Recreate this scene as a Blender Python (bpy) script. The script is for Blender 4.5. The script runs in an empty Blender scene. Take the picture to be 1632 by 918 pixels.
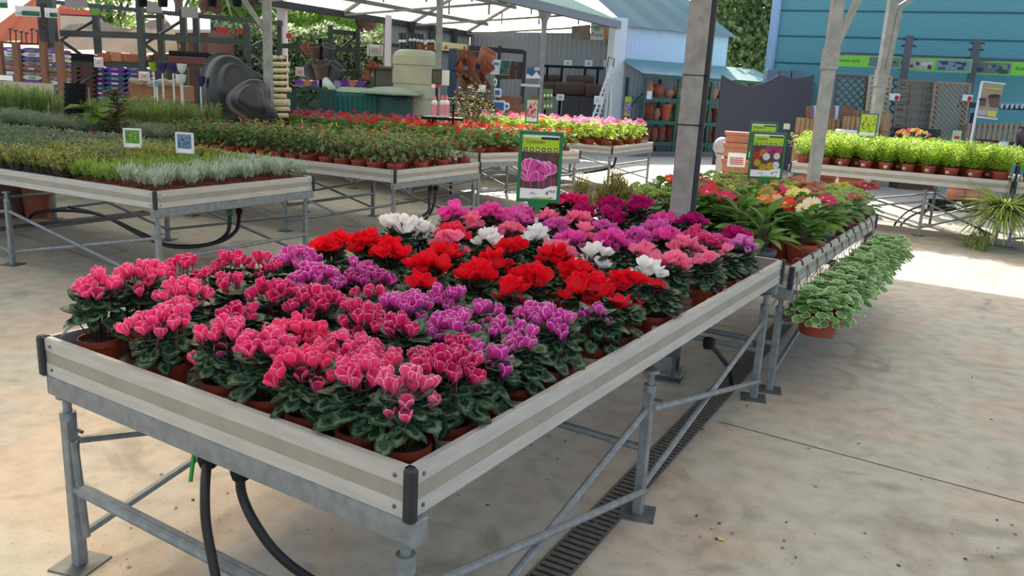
import bpy, math, random
import numpy as np
from mathutils import Matrix, Vector
PI=math.pi
rnd=random.Random(7)
S=bpy.context.scene; COL=S.collection
# ---------------------------------------------------------------- camera (a phone held at 1.55 m)
F=1290.4; TILT=math.radians(13.68); ROLL=math.radians(3.065); YAW=math.radians(-31.546)
CAM=np.array([.982,-1.232,1.55])
fw=np.array([math.sin(YAW)*math.cos(TILT),math.cos(YAW)*math.cos(TILT),-math.sin(TILT)])
r0=np.array([math.cos(YAW),-math.sin(YAW),0.]); u0=np.cross(r0,fw)
RT=r0*math.cos(ROLL)+u0*math.sin(ROLL); UP=-r0*math.sin(ROLL)+u0*math.cos(ROLL)
FACE=-YAW                                   # rotation that turns a board towards the aisle
cd=bpy.data.cameras.new('camera'); cam=bpy.data.objects.new('camera',cd); COL.objects.link(cam)
cd.sensor_width=36; cd.lens=36*F/1632; cd.clip_end=400; cd.clip_start=.02
mm=Matrix.Identity(4)
for i in range(3): mm[i][0]=RT[i]; mm[i][1]=UP[i]; mm[i][2]=-fw[i]; mm[i][3]=CAM[i]
cam.matrix_world=mm; S.camera=cam
def G(px,py,d):                              # survey helper: the place seen at a pixel, d metres away
    return CAM+(((px-816)*RT-(py-459)*UP)/F+fw)*d
def Z(px,py,z):
    r=((px-816)*RT-(py-459)*UP)/F+fw; return CAM+r*(z-CAM[2])/r[2]
# ---------------------------------------------------------------- materials
def lin(c):
    return tuple(((v/255)/12.92 if v/255<=.04045 else ((v/255+.055)/1.055)**2.4) for v in c)+(1,)
MATS={}
def nd(t,kind,**kw):
    n=t.nodes.new(kind)
    for k,v in kw.items(): setattr(n,k,v)
    return n
def mat(name,c,rough=.6,metal=0,c2=None,sc=8,bump=0,bsc=60,trans=0,rim=None,rimpos=(.5,.9),emit=0,pat=None,alpha=1,stretch=None,spec=.5,tcol=None):
    """c base colour, c2 second colour mixed by noise; rim: colour at attribute edge=1; trans: translucent share"""
    if name in MATS: return MATS[name]
    m=bpy.data.materials.new(name); m.use_nodes=True; t=m.node_tree; t.nodes.clear(); L=t.links.new
    out=nd(t,'ShaderNodeOutputMaterial'); b=nd(t,'ShaderNodeBsdfPrincipled')
    b.inputs['Base Color'].default_value=lin(c); b.inputs['Roughness'].default_value=rough; b.inputs['Metallic'].default_value=metal
    b.inputs['Specular IOR Level'].default_value=spec
    col=None; tc=None
    def coords():
        nonlocal tc
        if tc is None:
            tc=nd(t,'ShaderNodeTexCoord').outputs['Object']
            if stretch:
                mp=nd(t,'ShaderNodeMapping'); mp.inputs['Scale'].default_value=stretch; L(tc,mp.inputs[0]); tc=mp.outputs[0]
        return tc
    if c2:
        n=nd(t,'ShaderNodeTexNoise'); n.inputs['Scale'].default_value=sc; n.inputs['Detail'].default_value=5; L(coords(),n.inputs['Vector'])
        rp=nd(t,'ShaderNodeValToRGB'); rp.color_ramp.elements[0].position=.38; rp.color_ramp.elements[1].position=.62
        rp.color_ramp.elements[0].color=lin(c); rp.color_ramp.elements[1].color=lin(c2); L(n.outputs['Fac'],rp.inputs[0]); col=rp.outputs[0]
    if rim:
        a=nd(t,'ShaderNodeAttribute',attribute_name='edge')
        rp=nd(t,'ShaderNodeValToRGB'); e=rp.color_ramp.elements; e[0].position=rimpos[0]; e[1].position=rimpos[1]; e[0].color=(0,0,0,1); e[1].color=(1,1,1,1)
        fac=a.outputs['Fac']
        if pat:                              # a marbled band instead of a plain margin
            n=nd(t,'ShaderNodeTexNoise'); n.inputs['Scale'].default_value=pat; n.inputs['Detail'].default_value=3; L(coords(),n.inputs['Vector'])
            ad=nd(t,'ShaderNodeMath',operation='MULTIPLY_ADD'); L(n.outputs['Fac'],ad.inputs[0]); ad.inputs[1].default_value=1.5; ad.inputs[2].default_value=-.75
            a2=nd(t,'ShaderNodeMath',operation='ADD'); L(fac,a2.inputs[0]); L(ad.outputs[0],a2.inputs[1]); fac=a2.outputs[0]
            e[0].position=.42; e[1].position=.56; x=e.new(.72); x.color=(.75,.75,.75,1); x=e.new(.84); x.color=(0,0,0,1)
            e[0].color=(0,0,0,1)
        L(fac,rp.inputs[0]); mx=nd(t,'ShaderNodeMix',data_type='RGBA'); L(rp.outputs[0],mx.inputs[0])
        if col: L(col,mx.inputs[6])
        else: mx.inputs[6].default_value=lin(c)
        mx.inputs[7].default_value=lin(rim); col=mx.outputs[2]
    if col: L(col,b.inputs['Base Color'])
    if bump:
        n=nd(t,'ShaderNodeTexNoise'); n.inputs['Scale'].default_value=bsc; n.inputs['Detail'].default_value=4; L(coords(),n.inputs['Vector'])
        bp=nd(t,'ShaderNodeBump'); bp.inputs['Strength'].default_value=bump; bp.inputs['Distance'].default_value=.01; L(n.outputs['Fac'],bp.inputs['Height']); L(bp.outputs[0],b.inputs['Normal'])
    sh=b.outputs[0]
    if emit:
        b.inputs['Emission Color'].default_value=lin(c); b.inputs['Emission Strength'].default_value=emit
    if trans:
        tr=nd(t,'ShaderNodeBsdfTranslucent'); tr.inputs[0].default_value=lin(tcol or c)
        if col and not tcol: L(col,tr.inputs[0])
        mx=nd(t,'ShaderNodeMixShader'); mx.inputs[0].default_value=trans; L(sh,mx.inputs[1]); L(tr.outputs[0],mx.inputs[2]); sh=mx.outputs[0]
    if alpha<1:
        tp=nd(t,'ShaderNodeBsdfTransparent'); mx=nd(t,'ShaderNodeMixShader'); mx.inputs[0].default_value=alpha; L(tp.outputs[0],mx.inputs[1]); L(sh,mx.inputs[2]); sh=mx.outputs[0]
    L(sh,out.inputs[0]); MATS[name]=m; return m
# ---------------------------------------------------------------- mesh collecting
LOC={}
def Rz(a): c,s=math.cos(a),math.sin(a); return np.array([[c,-s,0],[s,c,0],[0,0,1.]])
def Rx(a): c,s=math.cos(a),math.sin(a); return np.array([[1.,0,0],[0,c,-s],[0,s,c]])
def Ry(a): c,s=math.cos(a),math.sin(a); return np.array([[c,0,s],[0,1.,0],[-s,0,c]])
class MB:
    def __init__(s,o=(0,0,0),rot=0): s.V=[];s.F=[];s.A=[];s.I=[];s.n=0;s.o=np.array(o,float);s.R=Rz(rot)
    def add(s,v,f,a=None,mi=0):
        v=np.asarray(v,float)@s.R.T+s.o
        s.V.append(v); n=s.n; s.F.extend([tuple(i+n for i in q) for q in f]); s.I.extend([mi]*len(f))
        s.A.append(np.zeros(len(v)) if a is None else np.asarray(a,float)); s.n+=len(v); return s
    def box(s,c,d,rot=0,mi=0,tilt=0):
        x,y,z=np.array(d)/2
        v=np.array([(-x,-y,-z),(x,-y,-z),(x,y,-z),(-x,y,-z),(-x,-y,z),(x,-y,z),(x,y,z),(-x,y,z)])
        if tilt: v=v@Rx(tilt).T
        v=v@Rz(rot).T+np.array(c)
        return s.add(v,[(0,3,2,1),(4,5,6,7),(0,1,5,4),(1,2,6,5),(2,3,7,6),(3,0,4,7)],mi=mi)
    def bar(s,a,b,w,h=None,mi=0):                 # rectangular bar between two points
        a=np.array(a,float);b=np.array(b,float);d=b-a;L=np.linalg.norm(d);d/=L;h=h or w
        q=np.array([0,0,1.]) if abs(d[2])<.95 else np.array([0,1.,0]);sx=np.cross(d,q);sx/=np.linalg.norm(sx);sy=np.cross(sx,d)
        v=[p+sx*i*w/2+sy*j*h/2 for p in (a,b) for i,j in ((-1,-1),(1,-1),(1,1),(-1,1))]
        return s.add(v,[(0,1,2,3),(7,6,5,4),(0,4,5,1),(1,5,6,2),(2,6,7,3),(3,7,4,0)],mi=mi)
    def tube(s,pts,r,n=8,mi=0,cap=True):
        P=np.array(pts,float);k=len(P);rr=np.full(k,r) if np.isscalar(r) else np.array(r)
        T=np.gradient(P,axis=0);T/=np.linalg.norm(T,axis=1)[:,None]+1e-12
        q=np.array([0,0,1.]) if abs(T[0][2])<.9 else np.array([1.,0,0]);N=np.cross(T[0],q);N/=np.linalg.norm(N)
        v=[]
        for i in range(k):
            N=N-T[i]*(N@T[i]);N/=np.linalg.norm(N);B=np.cross(T[i],N)
            for j in range(n):
                a=2*PI*j/n; v.append(P[i]+rr[i]*(math.cos(a)*N+math.sin(a)*B))
        f=[(i*n+j,i*n+(j+1)%n,(i+1)*n+(j+1)%n,(i+1)*n+j) for i in range(k-1) for j in range(n)]
        if cap: f+= [tuple(range(n))[::-1],tuple((k-1)*n+j for j in range(n))]
        return s.add(v,f,mi=mi)
    def lathe(s,prof,c=(0,0,0),n=20,mi=0,M=None,cap=(False,False),sx=1,sy=1):
        v=[];k=len(prof)
        for r,z in prof:
            for j in range(n):
                a=2*PI*j/n; v.append((r*math.cos(a)*sx,r*math.sin(a)*sy,z))
        v=np.array(v)
        if M is not None: v=v@M.T
        f=[(i*n+j,i*n+(j+1)%n,(i+1)*n+(j+1)%n,(i+1)*n+j) for i in range(k-1) for j in range(n)]
        if cap[0]: f.append(tuple(range(n))[::-1])
        if cap[1]: f.append(tuple((k-1)*n+j for j in range(n)))
        return s.add(v+np.array(c),f,mi=mi)
    def poly(s,pts,th,c=(0,0,0),rot=0,mi=0):       # upright plate: outline in x,z given, thickness along y
        n=len(pts);v=np.array([(x,-th/2,z) for x,z in pts]+[(x,th/2,z) for x,z in pts])@Rz(rot).T+np.array(c)
        return s.add(v,[tuple(range(n)),tuple(range(2*n-1,n-1,-1))]+[(i,i+n,(i+1)%n+n,(i+1)%n)[::-1] for i in range(n)],mi=mi)
    def sphere(s,c,r,n=10,m=7,mi=0,sc=(1,1,1)):
        prof=[(math.sin(PI*i/m),-math.cos(PI*i/m)) for i in range(m+1)]
        v=[];
        for q,z in prof:
            for j in range(n): v.append((max(q,.001)*math.cos(2*PI*j/n)*r*sc[0]+c[0],max(q,.001)*math.sin(2*PI*j/n)*r*sc[1]+c[1],z*r*sc[2]+c[2]))
        return s.add(v,[(i*n+j,i*n+(j+1)%n,(i+1)*n+(j+1)%n,(i+1)*n+j) for i in range(m) for j in range(n)],mi=mi)
    def inst(s,T,pos,R,sc=1.,mi=0):                # a leaf or petal template
        v,f,a=T; return s.add((v*sc)@R.T+np.asarray(pos),f,a,mi)
    def mesh(s,name,smooth=False,mats=()):
        me=bpy.data.meshes.new(name); V=np.concatenate(s.V) if s.V else np.zeros((0,3))
        me.from_pydata(V.tolist(),[],s.F); A=np.concatenate(s.A)
        if A.any():
            at=me.attributes.new('edge','FLOAT','POINT'); at.data.foreach_set('value',A.astype(np.float32))
        for m in mats: me.materials.append(m)
        me.polygons.foreach_set('material_index',s.I)
        if smooth: me.polygons.foreach_set('use_smooth',[True]*len(me.polygons))
        me.update(); return me
    def build(s,name,m,parent=None,label=None,local=False,smooth=False,bev=0,org=None,auto=False):
        ms=m if isinstance(m,(list,tuple)) else [m]
        if parent is None and org is None:
            V=np.concatenate(s.V); org=np.array([*(V[:,:2].min(0)+V[:,:2].max(0))/2,V[:,2].min()])
        if parent is not None and not local: org=LOC[parent.name]
        if org is not None: s.V=[v-np.asarray(org) for v in s.V]
        o=bpy.data.objects.new(name,s.mesh(name,smooth or auto,ms)); COL.objects.link(o)
        if auto:
            try: o.data.set_sharp_from_angle(angle=math.radians(40))
            except Exception: pass
        if parent is not None: o.parent=parent; LOC[o.name]=LOC.get(parent.name,np.zeros(3))
        else: o.location=org; LOC[o.name]=np.asarray(org,float)
        if bev:
            b=o.modifiers.new('bevel','BEVEL'); b.width=bev; b.segments=1; b.limit_method='ANGLE'
        if label: o['label']=label
        return o
def tag(o,label,cat,group=None,kind=None):
    o['label']=label; o['category']=cat
    if group: o['group']=group
    if kind: o['kind']=kind
    return o
def thing(name,label,cat,loc=(0,0,0),rot=0,group=None):
    o=bpy.data.objects.new(name,None); o.empty_display_size=.1; COL.objects.link(o); o.location=loc; o.rotation_euler=(0,0,rot); LOC[o.name]=np.array(loc,float)
    return tag(o,label,cat,group)
def struct(o): o['kind']='structure'; return o
def part(name,me,parent,loc=(0,0,0),rot=(0,0,0),sc=1,m=None,mode='XYZ'):
    o=bpy.data.objects.new(name,me); COL.objects.link(o); o.parent=parent; o.location=loc; o.rotation_euler=rot; o.rotation_mode=mode
    o.scale=(sc,sc,sc) if np.isscalar(sc) else sc
    if m is not None: o.material_slots[0].link='OBJECT'; o.material_slots[0].material=m
    return o
FONT=None
def text(s,size,parent,loc,rot,m,name='lettering',align='LEFT',ext=.0004,sx=1):
    c=bpy.data.curves.new(name,'FONT'); c.body=s; c.size=size; c.align_x=align; c.extrude=ext; c.resolution_u=2
    c.materials.append(m); o0=bpy.data.objects.new('tmp',c); me=bpy.data.meshes.new_from_object(o0); bpy.data.objects.remove(o0); bpy.data.curves.remove(c)
    o=bpy.data.objects.new(name,me); COL.objects.link(o); o.parent=parent; o.location=loc; o.rotation_euler=rot; o.scale=(sx,1,1); return o
ORD='first second third fourth fifth sixth seventh eighth ninth tenth eleventh twelfth thirteenth fourteenth fifteenth sixteenth seventeenth eighteenth nineteenth twentieth'.split()
def od(i):
    return ORD[i] if i<20 else ('twenty' if i<30 else 'thirty' if i<40 else 'forty')+'-'+(ORD+ORD)[i%10] if i%10 or i<20 else ORD[i%20]
def od(i):
    n=i+1
    if n<=20: return ORD[i]
    tens={2:'twent',3:'thirt',4:'fort',5:'fift'}[n//10]
    return tens+('ieth' if n%10==0 else 'y-'+ORD[n%10-1])
# ---------------------------------------------------------------- leaf and petal templates (v, faces, edge)
def grid(us,vs,fn,edge=None):
    V=[];A=[]
    for j,v in enumerate(vs):
        for i,u in enumerate(us):
            V.append(fn(u,v)); A.append(edge(i,j,len(us),len(vs)) if edge else 0)
    n=len(us)
    return np.array(V,float),[(j*n+i,j*n+i+1,(j+1)*n+i+1,(j+1)*n+i) for j in range(len(vs)-1) for i in range(n-1)],np.array(A,float)
def disc(outline,c,zf,rings=(.55,)):
    O=np.array(outline,float);n=len(O);c=np.array(c,float);V=[c];A=[0]
    for r in list(rings)+[1.]:
        for p in O: V.append(c+(p-c)*r); A.append(r)
    V=np.array(V);Vz=np.array([zf(x,y,a) for (x,y),a in zip(V,A)])
    f=[(0,1+i,1+(i+1)%n) for i in range(n)]
    for k in range(len(rings)):
        f+=[(1+k*n+i,1+(k+1)*n+i,1+(k+1)*n+(i+1)%n,1+k*n+(i+1)%n) for i in range(n)]
    return np.column_stack([V,Vz]),f,np.array(A)
h=[(0,.06),(.2,-.1),(.4,0),(.5,.22),(.46,.5),(.3,.8)]
HEART=disc(h+[(0,1.02)]+[(-x,y) for x,y in h[:0:-1]],(0,.4),lambda x,y,a:.10*a-.55*x*x-.28*max(y-.3,0)**2+.035*math.sin(9*math.atan2(y-.4,x))*a)
def rnd_leaf(k,amp,cup):
    o=[(.5*(1+amp*math.cos(k*t))*math.sin(t),.5-.5*(1+amp*math.cos(k*t))*math.cos(t)) for t in [2*PI*i/(k*2) for i in range(k*2)]]
    return disc(o,(0,.5),lambda x,y,a:cup*a*a*.3-.25*(x*x))
ROUND=rnd_leaf(7,.08,.5)
OVAL=disc([(.42*math.sin(t)*(1-.15*math.cos(t)),.5-.5*math.cos(t)) for t in [2*PI*i/9 for i in range(9)]],(0,.5),lambda x,y,a:-.3*x*x-.18*(y-.2)**2+.05*a)
_w={0:.12,.3:1,.65:.85,1:.0}
LANCE=grid((-1,0,1),(0,.3,.65,1),lambda u,v:(u*_w[v]*.17,v,abs(u)*_w[v]*.05-.22*v*v),lambda i,j,n,m:1. if i in(0,2) else 0.)
BROAD=grid((-1,0,1),(0,.3,.65,1),lambda u,v:(u*_w[v]*.3,v,abs(u)*_w[v]*.08-.25*v*v),lambda i,j,n,m:1. if i in(0,2) else 0.)
NEED=(np.array([(-.06,0,0),(.06,0,0),(.05,.7,.03),(0,1,0),(-.05,.7,.03)],float),[(0,1,2,3,4)],np.zeros(5))
TINY=(np.array([(0,0,0),(.34,.45,.06),(0,1,-.05),(-.34,.45,.06)],float),[(0,1,2,3)],np.zeros(4))
BLADE=grid((-1,1),(0,.25,.5,.75,1),lambda u,v:(u*.05*(1-v*.85),v,-.9*v*v),None)
_pw={0:.36,.2:.70,.42:.95,.66:1.06,.86:.92,1:.46}
def petal(flare,wide,curl):
    return grid((-1,-.72,0,.72,1),(0,.2,.42,.66,.86,1),lambda u,v:(u*_pw[v]*.40*wide,.12+flare*math.sin(v*1.9)*.45+curl*v**3-.10*u*u*_pw[v]*(1-.3*v),v+(.05*(1-abs(u))if v==1 else 0)-.03*u*u*(v>.9)),
      lambda i,j,n,m:1. if i in(0,n-1) or j==m-1 else 0.)
PET_A=petal(.62,1.0,-.10); PET_B=petal(.85,1.16,.10)
RAY=grid((-1,0,1),(0,.5,.85,1),lambda u,v:(u*{0:.5,.5:1,.85:.8,1:.25}[v]*.13,v,.08*v-.1*v*v),None)
def aim(yaw,pitch,roll=0): return Rz(yaw)@Rx(pitch)@Ry(roll)   # leaf axis y: yaw about z, pitch up
# ================================================================ MATERIALS
ALU=mat('aluminium_rail',(194,191,184),.45,.2,c2=(182,179,172),sc=6,stretch=(1,1,8))
ALU2=mat('aluminium_stripe',(162,156,142),.48,.15,c2=(152,147,134),sc=9)
GALV=mat('galvanised',(142,147,148),.55,.35,c2=(124,129,131),sc=26,bump=.05)
GALVD=mat('galvanised_dark',(112,114,112),.55,.4,c2=(88,90,90),sc=18)
BLACKP=mat('black_plastic',(30,31,34),.65,spec=.15)
CAPM=mat('black_cap',(36,37,41),.55)
HOSE=mat('hose',(26,26,27),.5)
TERRA=mat('terracotta',(168,92,68),.75,c2=(152,80,58),sc=10)
TERRAP=mat('pot_plastic',(152,66,44),.5,c2=(140,58,40),sc=5)
TERRAL=mat('terracotta_light',(192,128,104),.8,c2=(178,114,92),sc=7)
BROWNP=mat('brown_plastic',(92,58,48),.55)
GREYP=mat('grey_pot',(88,94,100),.5)
SOIL=mat('soil',(48,36,28),.95,c2=(70,54,40),sc=60,bump=.5)
MATT=mat('capillary_mat',(96,84,76),.9,c2=(140,124,110),sc=22,bump=.6,bsc=90)
WHITE=mat('white_paint',(228,228,228),.5)
PAPER=mat('paper',(236,236,234),.6)
INK=mat('ink',(26,26,28),.6)
REDINK=mat('red_ink',(196,44,40),.6)
GREENF=mat('sign_green',(22,112,58),.4)
LIME=mat('lime',(168,200,24),.5)
LIMEG=mat('lime_green',(132,214,70),.55)
YEL=mat('stake_yellow',(240,176,30),.5)
STAKE=mat('stake_grey',(190,192,196),.4,.3)
DWOOD=mat('dark_wood',(92,62,46),.7,c2=(74,50,38),sc=9,stretch=(1,1,6))
WOOD=mat('brown_wood',(150,104,74),.7,c2=(130,86,60),sc=9,stretch=(6,1,1))
PALEW=mat('pale_wood',(168,148,120),.75,c2=(148,128,102),sc=9,stretch=(8,1,1))
GREYW=mat('grey_wood',(140,128,112),.8,c2=(120,108,94),sc=9,stretch=(8,1,1))
RACK=mat('rack_paint',(58,64,60),.5)
GRACK=mat('green_rack',(46,92,78),.5)
STEEL=mat('post_steel',(164,164,158),.6,.2,c2=(142,142,138),sc=7,bump=.05)
COLG=mat('column_grey',(156,153,146),.75,0,c2=(134,131,126),sc=14,bump=.1)
DARKG=mat('dark_steel',(52,52,56),.6)
CREAM=mat('cream_plastic',(204,196,168),.5,c2=(196,188,160),sc=3)
MUSH=mat('taupe_plastic',(120,110,104),.6)
# ================================================================ FLOOR
def floor_mat():
    m=bpy.data.materials.new('concrete_floor'); m.use_nodes=True; t=m.node_tree; L=t.links.new; b=t.nodes['Principled BSDF']
    tc=nd(t,'ShaderNodeTexCoord').outputs['Object']
    def noise(sc,det=4,dist=0,off=(0,0,0)):
        mp=nd(t,'ShaderNodeMapping'); mp.inputs['Location'].default_value=off; L(tc,mp.inputs[0])
        n=nd(t,'ShaderNodeTexNoise'); n.inputs['Scale'].default_value=sc; n.inputs['Detail'].default_value=det; n.inputs['Distortion'].default_value=dist; L(mp.outputs[0],n.inputs['Vector']); return n.outputs['Fac']
    def ramp(x,stops):
        r=nd(t,'ShaderNodeValToRGB'); e=r.color_ramp.elements
        while len(e)<len(stops): e.new(.5)
        for q,(p,c) in zip(e,stops): q.position=p; q.color=lin(c)
        L(x,r.inputs[0]); return r.outputs[0]
    def mix(f,a,bb,mode='MIX'):
        x=nd(t,'ShaderNodeMix',data_type='RGBA',blend_type=mode)
        if isinstance(f,float): x.inputs[0].default_value=f
        else: L(f,x.inputs[0])
        L(a,x.inputs[6]); L(bb,x.inputs[7]); return x.outputs[2]
    base=ramp(noise(.9,6,.6),[(.3,(176,160,140)),(.45,(184,182,166)),(.55,(192,176,156)),(.7,(170,172,166))])
    stain=ramp(noise(2.2,7,1.2,(3,1,0)),[(.30,(176,172,164)),(.42,(255,255,255)),(1,(255,255,255))])
    c=mix(.55,base,stain,'MULTIPLY')
    sp=ramp(noise(70,3),[(.28,(150,142,130)),(.38,(255,255,255))]); c=mix(.5,c,sp,'MULTIPLY')
    sp2=ramp(noise(9,6,0,(7,2,0)),[(.34,(214,210,202)),(.6,(255,255,255))]); c=mix(.6,c,sp2,'MULTIPLY')
    L(c,b.inputs['Base Color']); b.inputs['Roughness'].default_value=.62
    bp=nd(t,'ShaderNodeBump'); bp.inputs['Strength'].default_value=.12; bp.inputs['Distance'].default_value=.01; L(noise(24,6),bp.inputs['Height']); L(bp.outputs[0],b.inputs['Normal'])
    MATS['concrete_floor']=m; return m
m=MB(); m.add([(-45,-8,0),(14,-8,0),(14,45,0),(-45,45,0)],[(0,1,2,3)]); struct(m.build('floor',floor_mat(),org=(0,0,0)))
# floor joints and the slotted drain
JM=mat('joint_dirt',(92,84,74),.9)
def strip(a,b,w,name='trim_1'):
    m=MB(); a=np.array([*a,.0015]);b=np.array([*b,.0015]); d=(b-a)/np.linalg.norm(b-a); s=np.array([-d[1],d[0],0])*w/2
    m.add([a-s,b-s,b+s,a+s],[(0,1,2,3)]); return struct(m.build(name,JM))
p=Z(1145,672,0);q=Z(1632,802,0); strip(p[:2],(p+(q-p)*2)[:2],.008)
p=Z(20,370,0);q=Z(170,420,0); strip((p-(q-p))[:2],(q+(q-p))[:2],.01,'trim_2')
def drain(a,b,w,name,pitch=.036):
    a=np.array([*a,0.]);b=np.array([*b,0.]);L=np.linalg.norm(b-a);d=(b-a)/L;rot=math.atan2(d[1],d[0])
    t=thing(name,'long slotted drain channel set in the concrete under '+('the cyclamen bench' if w<.15 else 'the herb bench'),'drain',tuple(a),rot); t['kind']='structure'
    m=MB(); m.box((L/2,0,.001),(L,w,.001)); m.build('channel',mat('drain_dark',(34,31,28),.9),t,local=True)
    m=MB(); n=int(L/pitch)
    for i in range(n): m.box((i*pitch,0,.003),(pitch*.58,w*.86,.003))
    for s in(-1,1): m.box((L/2,s*w*.47,.003),(L,w*.07,.004))
    m.build('grate',mat('cast_grate',(112,104,94),.7,.1,c2=(94,88,80),sc=30),t,local=True)
drain((-.02,-1.0),(-.42,7.0),.125,'drain_channel')
drain(Z(-60,372,0)[:2],Z(238,338,0)[:2],.22,'drain_channel',.06)
# ================================================================ GROWING BENCHES
def bench(name,label,loc,rot,Lx,Ly,zt,hr=.115,ends='x',legs=None,tray=.115,brace=True):
    """tray on legs; near corner at loc, runs -x and +y. ends: which side carries the galvanised end beam"""
    t=thing(name,label,'bench',(loc[0],loc[1],0),rot,'aluminium growing benches')
    zb=zt-hr; th=.012
    m=MB(); m.box((-Lx/2,Ly/2,zt-tray-.006),(Lx-.02,Ly-.02,.012)); m.build('tray_mat',MATT,t,local=True)
    def rail(a,b):
        a=np.array(a,float);b=np.array(b,float);d=(b-a);L=np.linalg.norm(d);d/=L;n=np.array([d[1],-d[0]])   # n: outward
        m=MB(); r=math.atan2(d[1],d[0]); c=(a+b)/2-n*th/2
        m.box((*c,zb+hr*.5),(L,th,hr),rot=r)
        c2=(a+b)/2+n*.0015
        mm=[(c2,hr*.165,hr*.33),(c2,hr*.835,hr*.33)]
        for cc,zz,hh in mm:
            m.box((*cc,zb+zz),(L,.004,hh),rot=r)
        m.box((*((a+b)/2-n*.008),zt),(L,.016,.006),rot=r)
        o=m.build('side_rail',ALU,t,local=True)
        m=MB(); m.box((*((a+b)/2+n*.0006),zb+hr*.5),(L,.002,hr*.34),rot=r); m.build('rail_stripe',ALU2,o,local=True)
        m=MB()
        for e in (a+d*.04,b-d*.04):
            for zz in(.18,.82):
                p=np.array([*(e+n*.0035),zb+hr*zz]); m.sphere(p,.0055,8,5)
        m.build('screw',GALVD,o,local=True)
    rail((-Lx,0),(0,0)); rail((0,0),(0,Ly)); rail((0,Ly),(-Lx,Ly)); rail((-Lx,Ly),(-Lx,0))
    for x,y in((0,0),(-Lx,0),(0,Ly),(-Lx,Ly)):
        m=MB(); m.box((x+(.002 if x==0 else -.002),y+(-.002 if y==0 else .002),zb+hr/2+.001),(.028,.028,hr+.012)); m.build('corner_cap',CAPM,t,local=True,bev=.006)
    # end beams (rectangular galvanised tube) under the short ends
    bh=.062
    if ends=='y': bl=[((-Lx-.0,.02),(0.02,.02)),((-Lx,Ly-.03),(0,Ly-.03))]
    else: bl=[((-.02,-.01),(-.02,Ly+.01)),((-Lx+.02,0),(-Lx+.02,Ly))]
    for a,b in bl:
        m=MB(); m.bar((*a,zb-bh/2-.002),(*b,zb-bh/2-.002),.045,bh); 
        m.build('end_beam',GALV,t,local=True,bev=.003)
    if legs is None:
        nx=max(2,int(round(Lx/1.5))+1) if ends=='x' else 2; ny=max(2,int(round(Ly/1.5))+1) if ends=='y' else 2
        legs=[(-.045-i*(Lx-.09)/(nx-1),.045+j*(Ly-.09)/(ny-1)) for i in range(nx) for j in range(ny)]
    top=zb-bh if True else zb
    for x,y in legs:
        m=MB(); m.box((x,y,top*.44),(.036,.036,top*.88)); o=m.build('leg',GALV,t,local=True,bev=.003)
        m=MB(); m.lathe([(.013,top*.86),(.013,top)],(x,y,0),10); m.lathe([(.024,top*.855),(.024,top*.9),(.014,top*.9)],(x,y,0),10)
        m.lathe([(.03,top-.012),(.03,top)],(x,y,0),10,cap=(True,True)); m.build('screw_jack',GALV,o,local=True,auto=True)
        m=MB(); m.box((x,y,.003),(.13,.13,.006),rot=.3); m.build('foot_plate',GALVD,o,local=True)
        m=MB(); m.tube([(x,y+.012,top*.8),(x+.05,y+.012,top*.8)],.006,6); m.build('clamp_screw',GALVD,o,local=True)
    if brace:
        def br(a,b,r=.013): m=MB(); m.tube([a,b],r,8); m.build('brace',GALV,t,local=True,auto=True)
        xs=sorted({x for x,_ in legs},reverse=True); ys=sorted({y for _,y in legs})
        z1,z2=.10*top/.58,.43*top/.58
        if ends=='y':
            for x in(xs[0],xs[-1]):
                for a,b in zip(ys,ys[1:]): br((x,a,z1),(x,b,z2)); br((x+.02,a,z2),(x+.02,b,z1))
            for y in ys: br((xs[0],y,.27),(xs[-1],y,.27),.016)
        else:
            for y in(ys[0],ys[-1]):
                for a,b in zip(xs,xs[1:]): br((a,y,z1),(b,y,z2)); br((a,y+.02,z2),(b,y+.02,z1))
            for x in xs: br((x,ys[0],.27),(x,ys[-1],.27),.016)
    return t
B1L,B1W,ZT=3.05,1.408,.762
bench('growing_bench','near aluminium bench with black corner cap, full of cyclamen',(0,0),0,B1W,B1L,ZT,ends='y',tray=.105,legs=[(-.045,.045),(-1.363,.03),(-.045,1.45),(-1.363,1.45),(-.045,3.0),(-1.363,3.0)])
Z2=.715
bench('growing_bench','aluminium bench behind the cyclamen bench, hung with hook pots',(.035,3.14),.2*PI/180,1.42,2.85,Z2,ends='y',tray=.085)
bench('growing_bench','aluminium bench crowded with thyme and silver-leaved herbs',(-3.93,2.11),math.radians(4.5),5.2,1.57,ZT,ends='x',tray=.075)
bench('growing_bench','aluminium bench of variegated pepper plants and tall rosemary',(-4.0,4.675),math.radians(4.0),9.8,1.57,ZT,ends='x',tray=.055)
bench('growing_bench','aluminium bench full of red geraniums',(-4.82,7.27),math.radians(-10.6),5.4,2.04,ZT,ends='x',tray=.055)
bench('growing_bench','sunlit aluminium bench of pink geraniums before the shed',(-4.63,10.745),math.radians(5.8),3.2,2.24,ZT,ends='x',tray=.03)
ZE=.80
bench('growing_bench','long aluminium bench of leafy marguerites by the teal wall',(.9,10.3),0,2.62,1.5,ZE,hr=.137,ends='x',tray=.03,legs=[(-.06,.05),(-.06,1.45),(-.92,.05),(-.92,1.45),(-2.56,.05),(-2.56,1.45)])
bench('growing_bench','short end bench carrying the trailing grassy plant',(2.6,10.27),0,1.66,1.5,ZE,hr=.137,ends='x',tray=.03)
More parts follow.
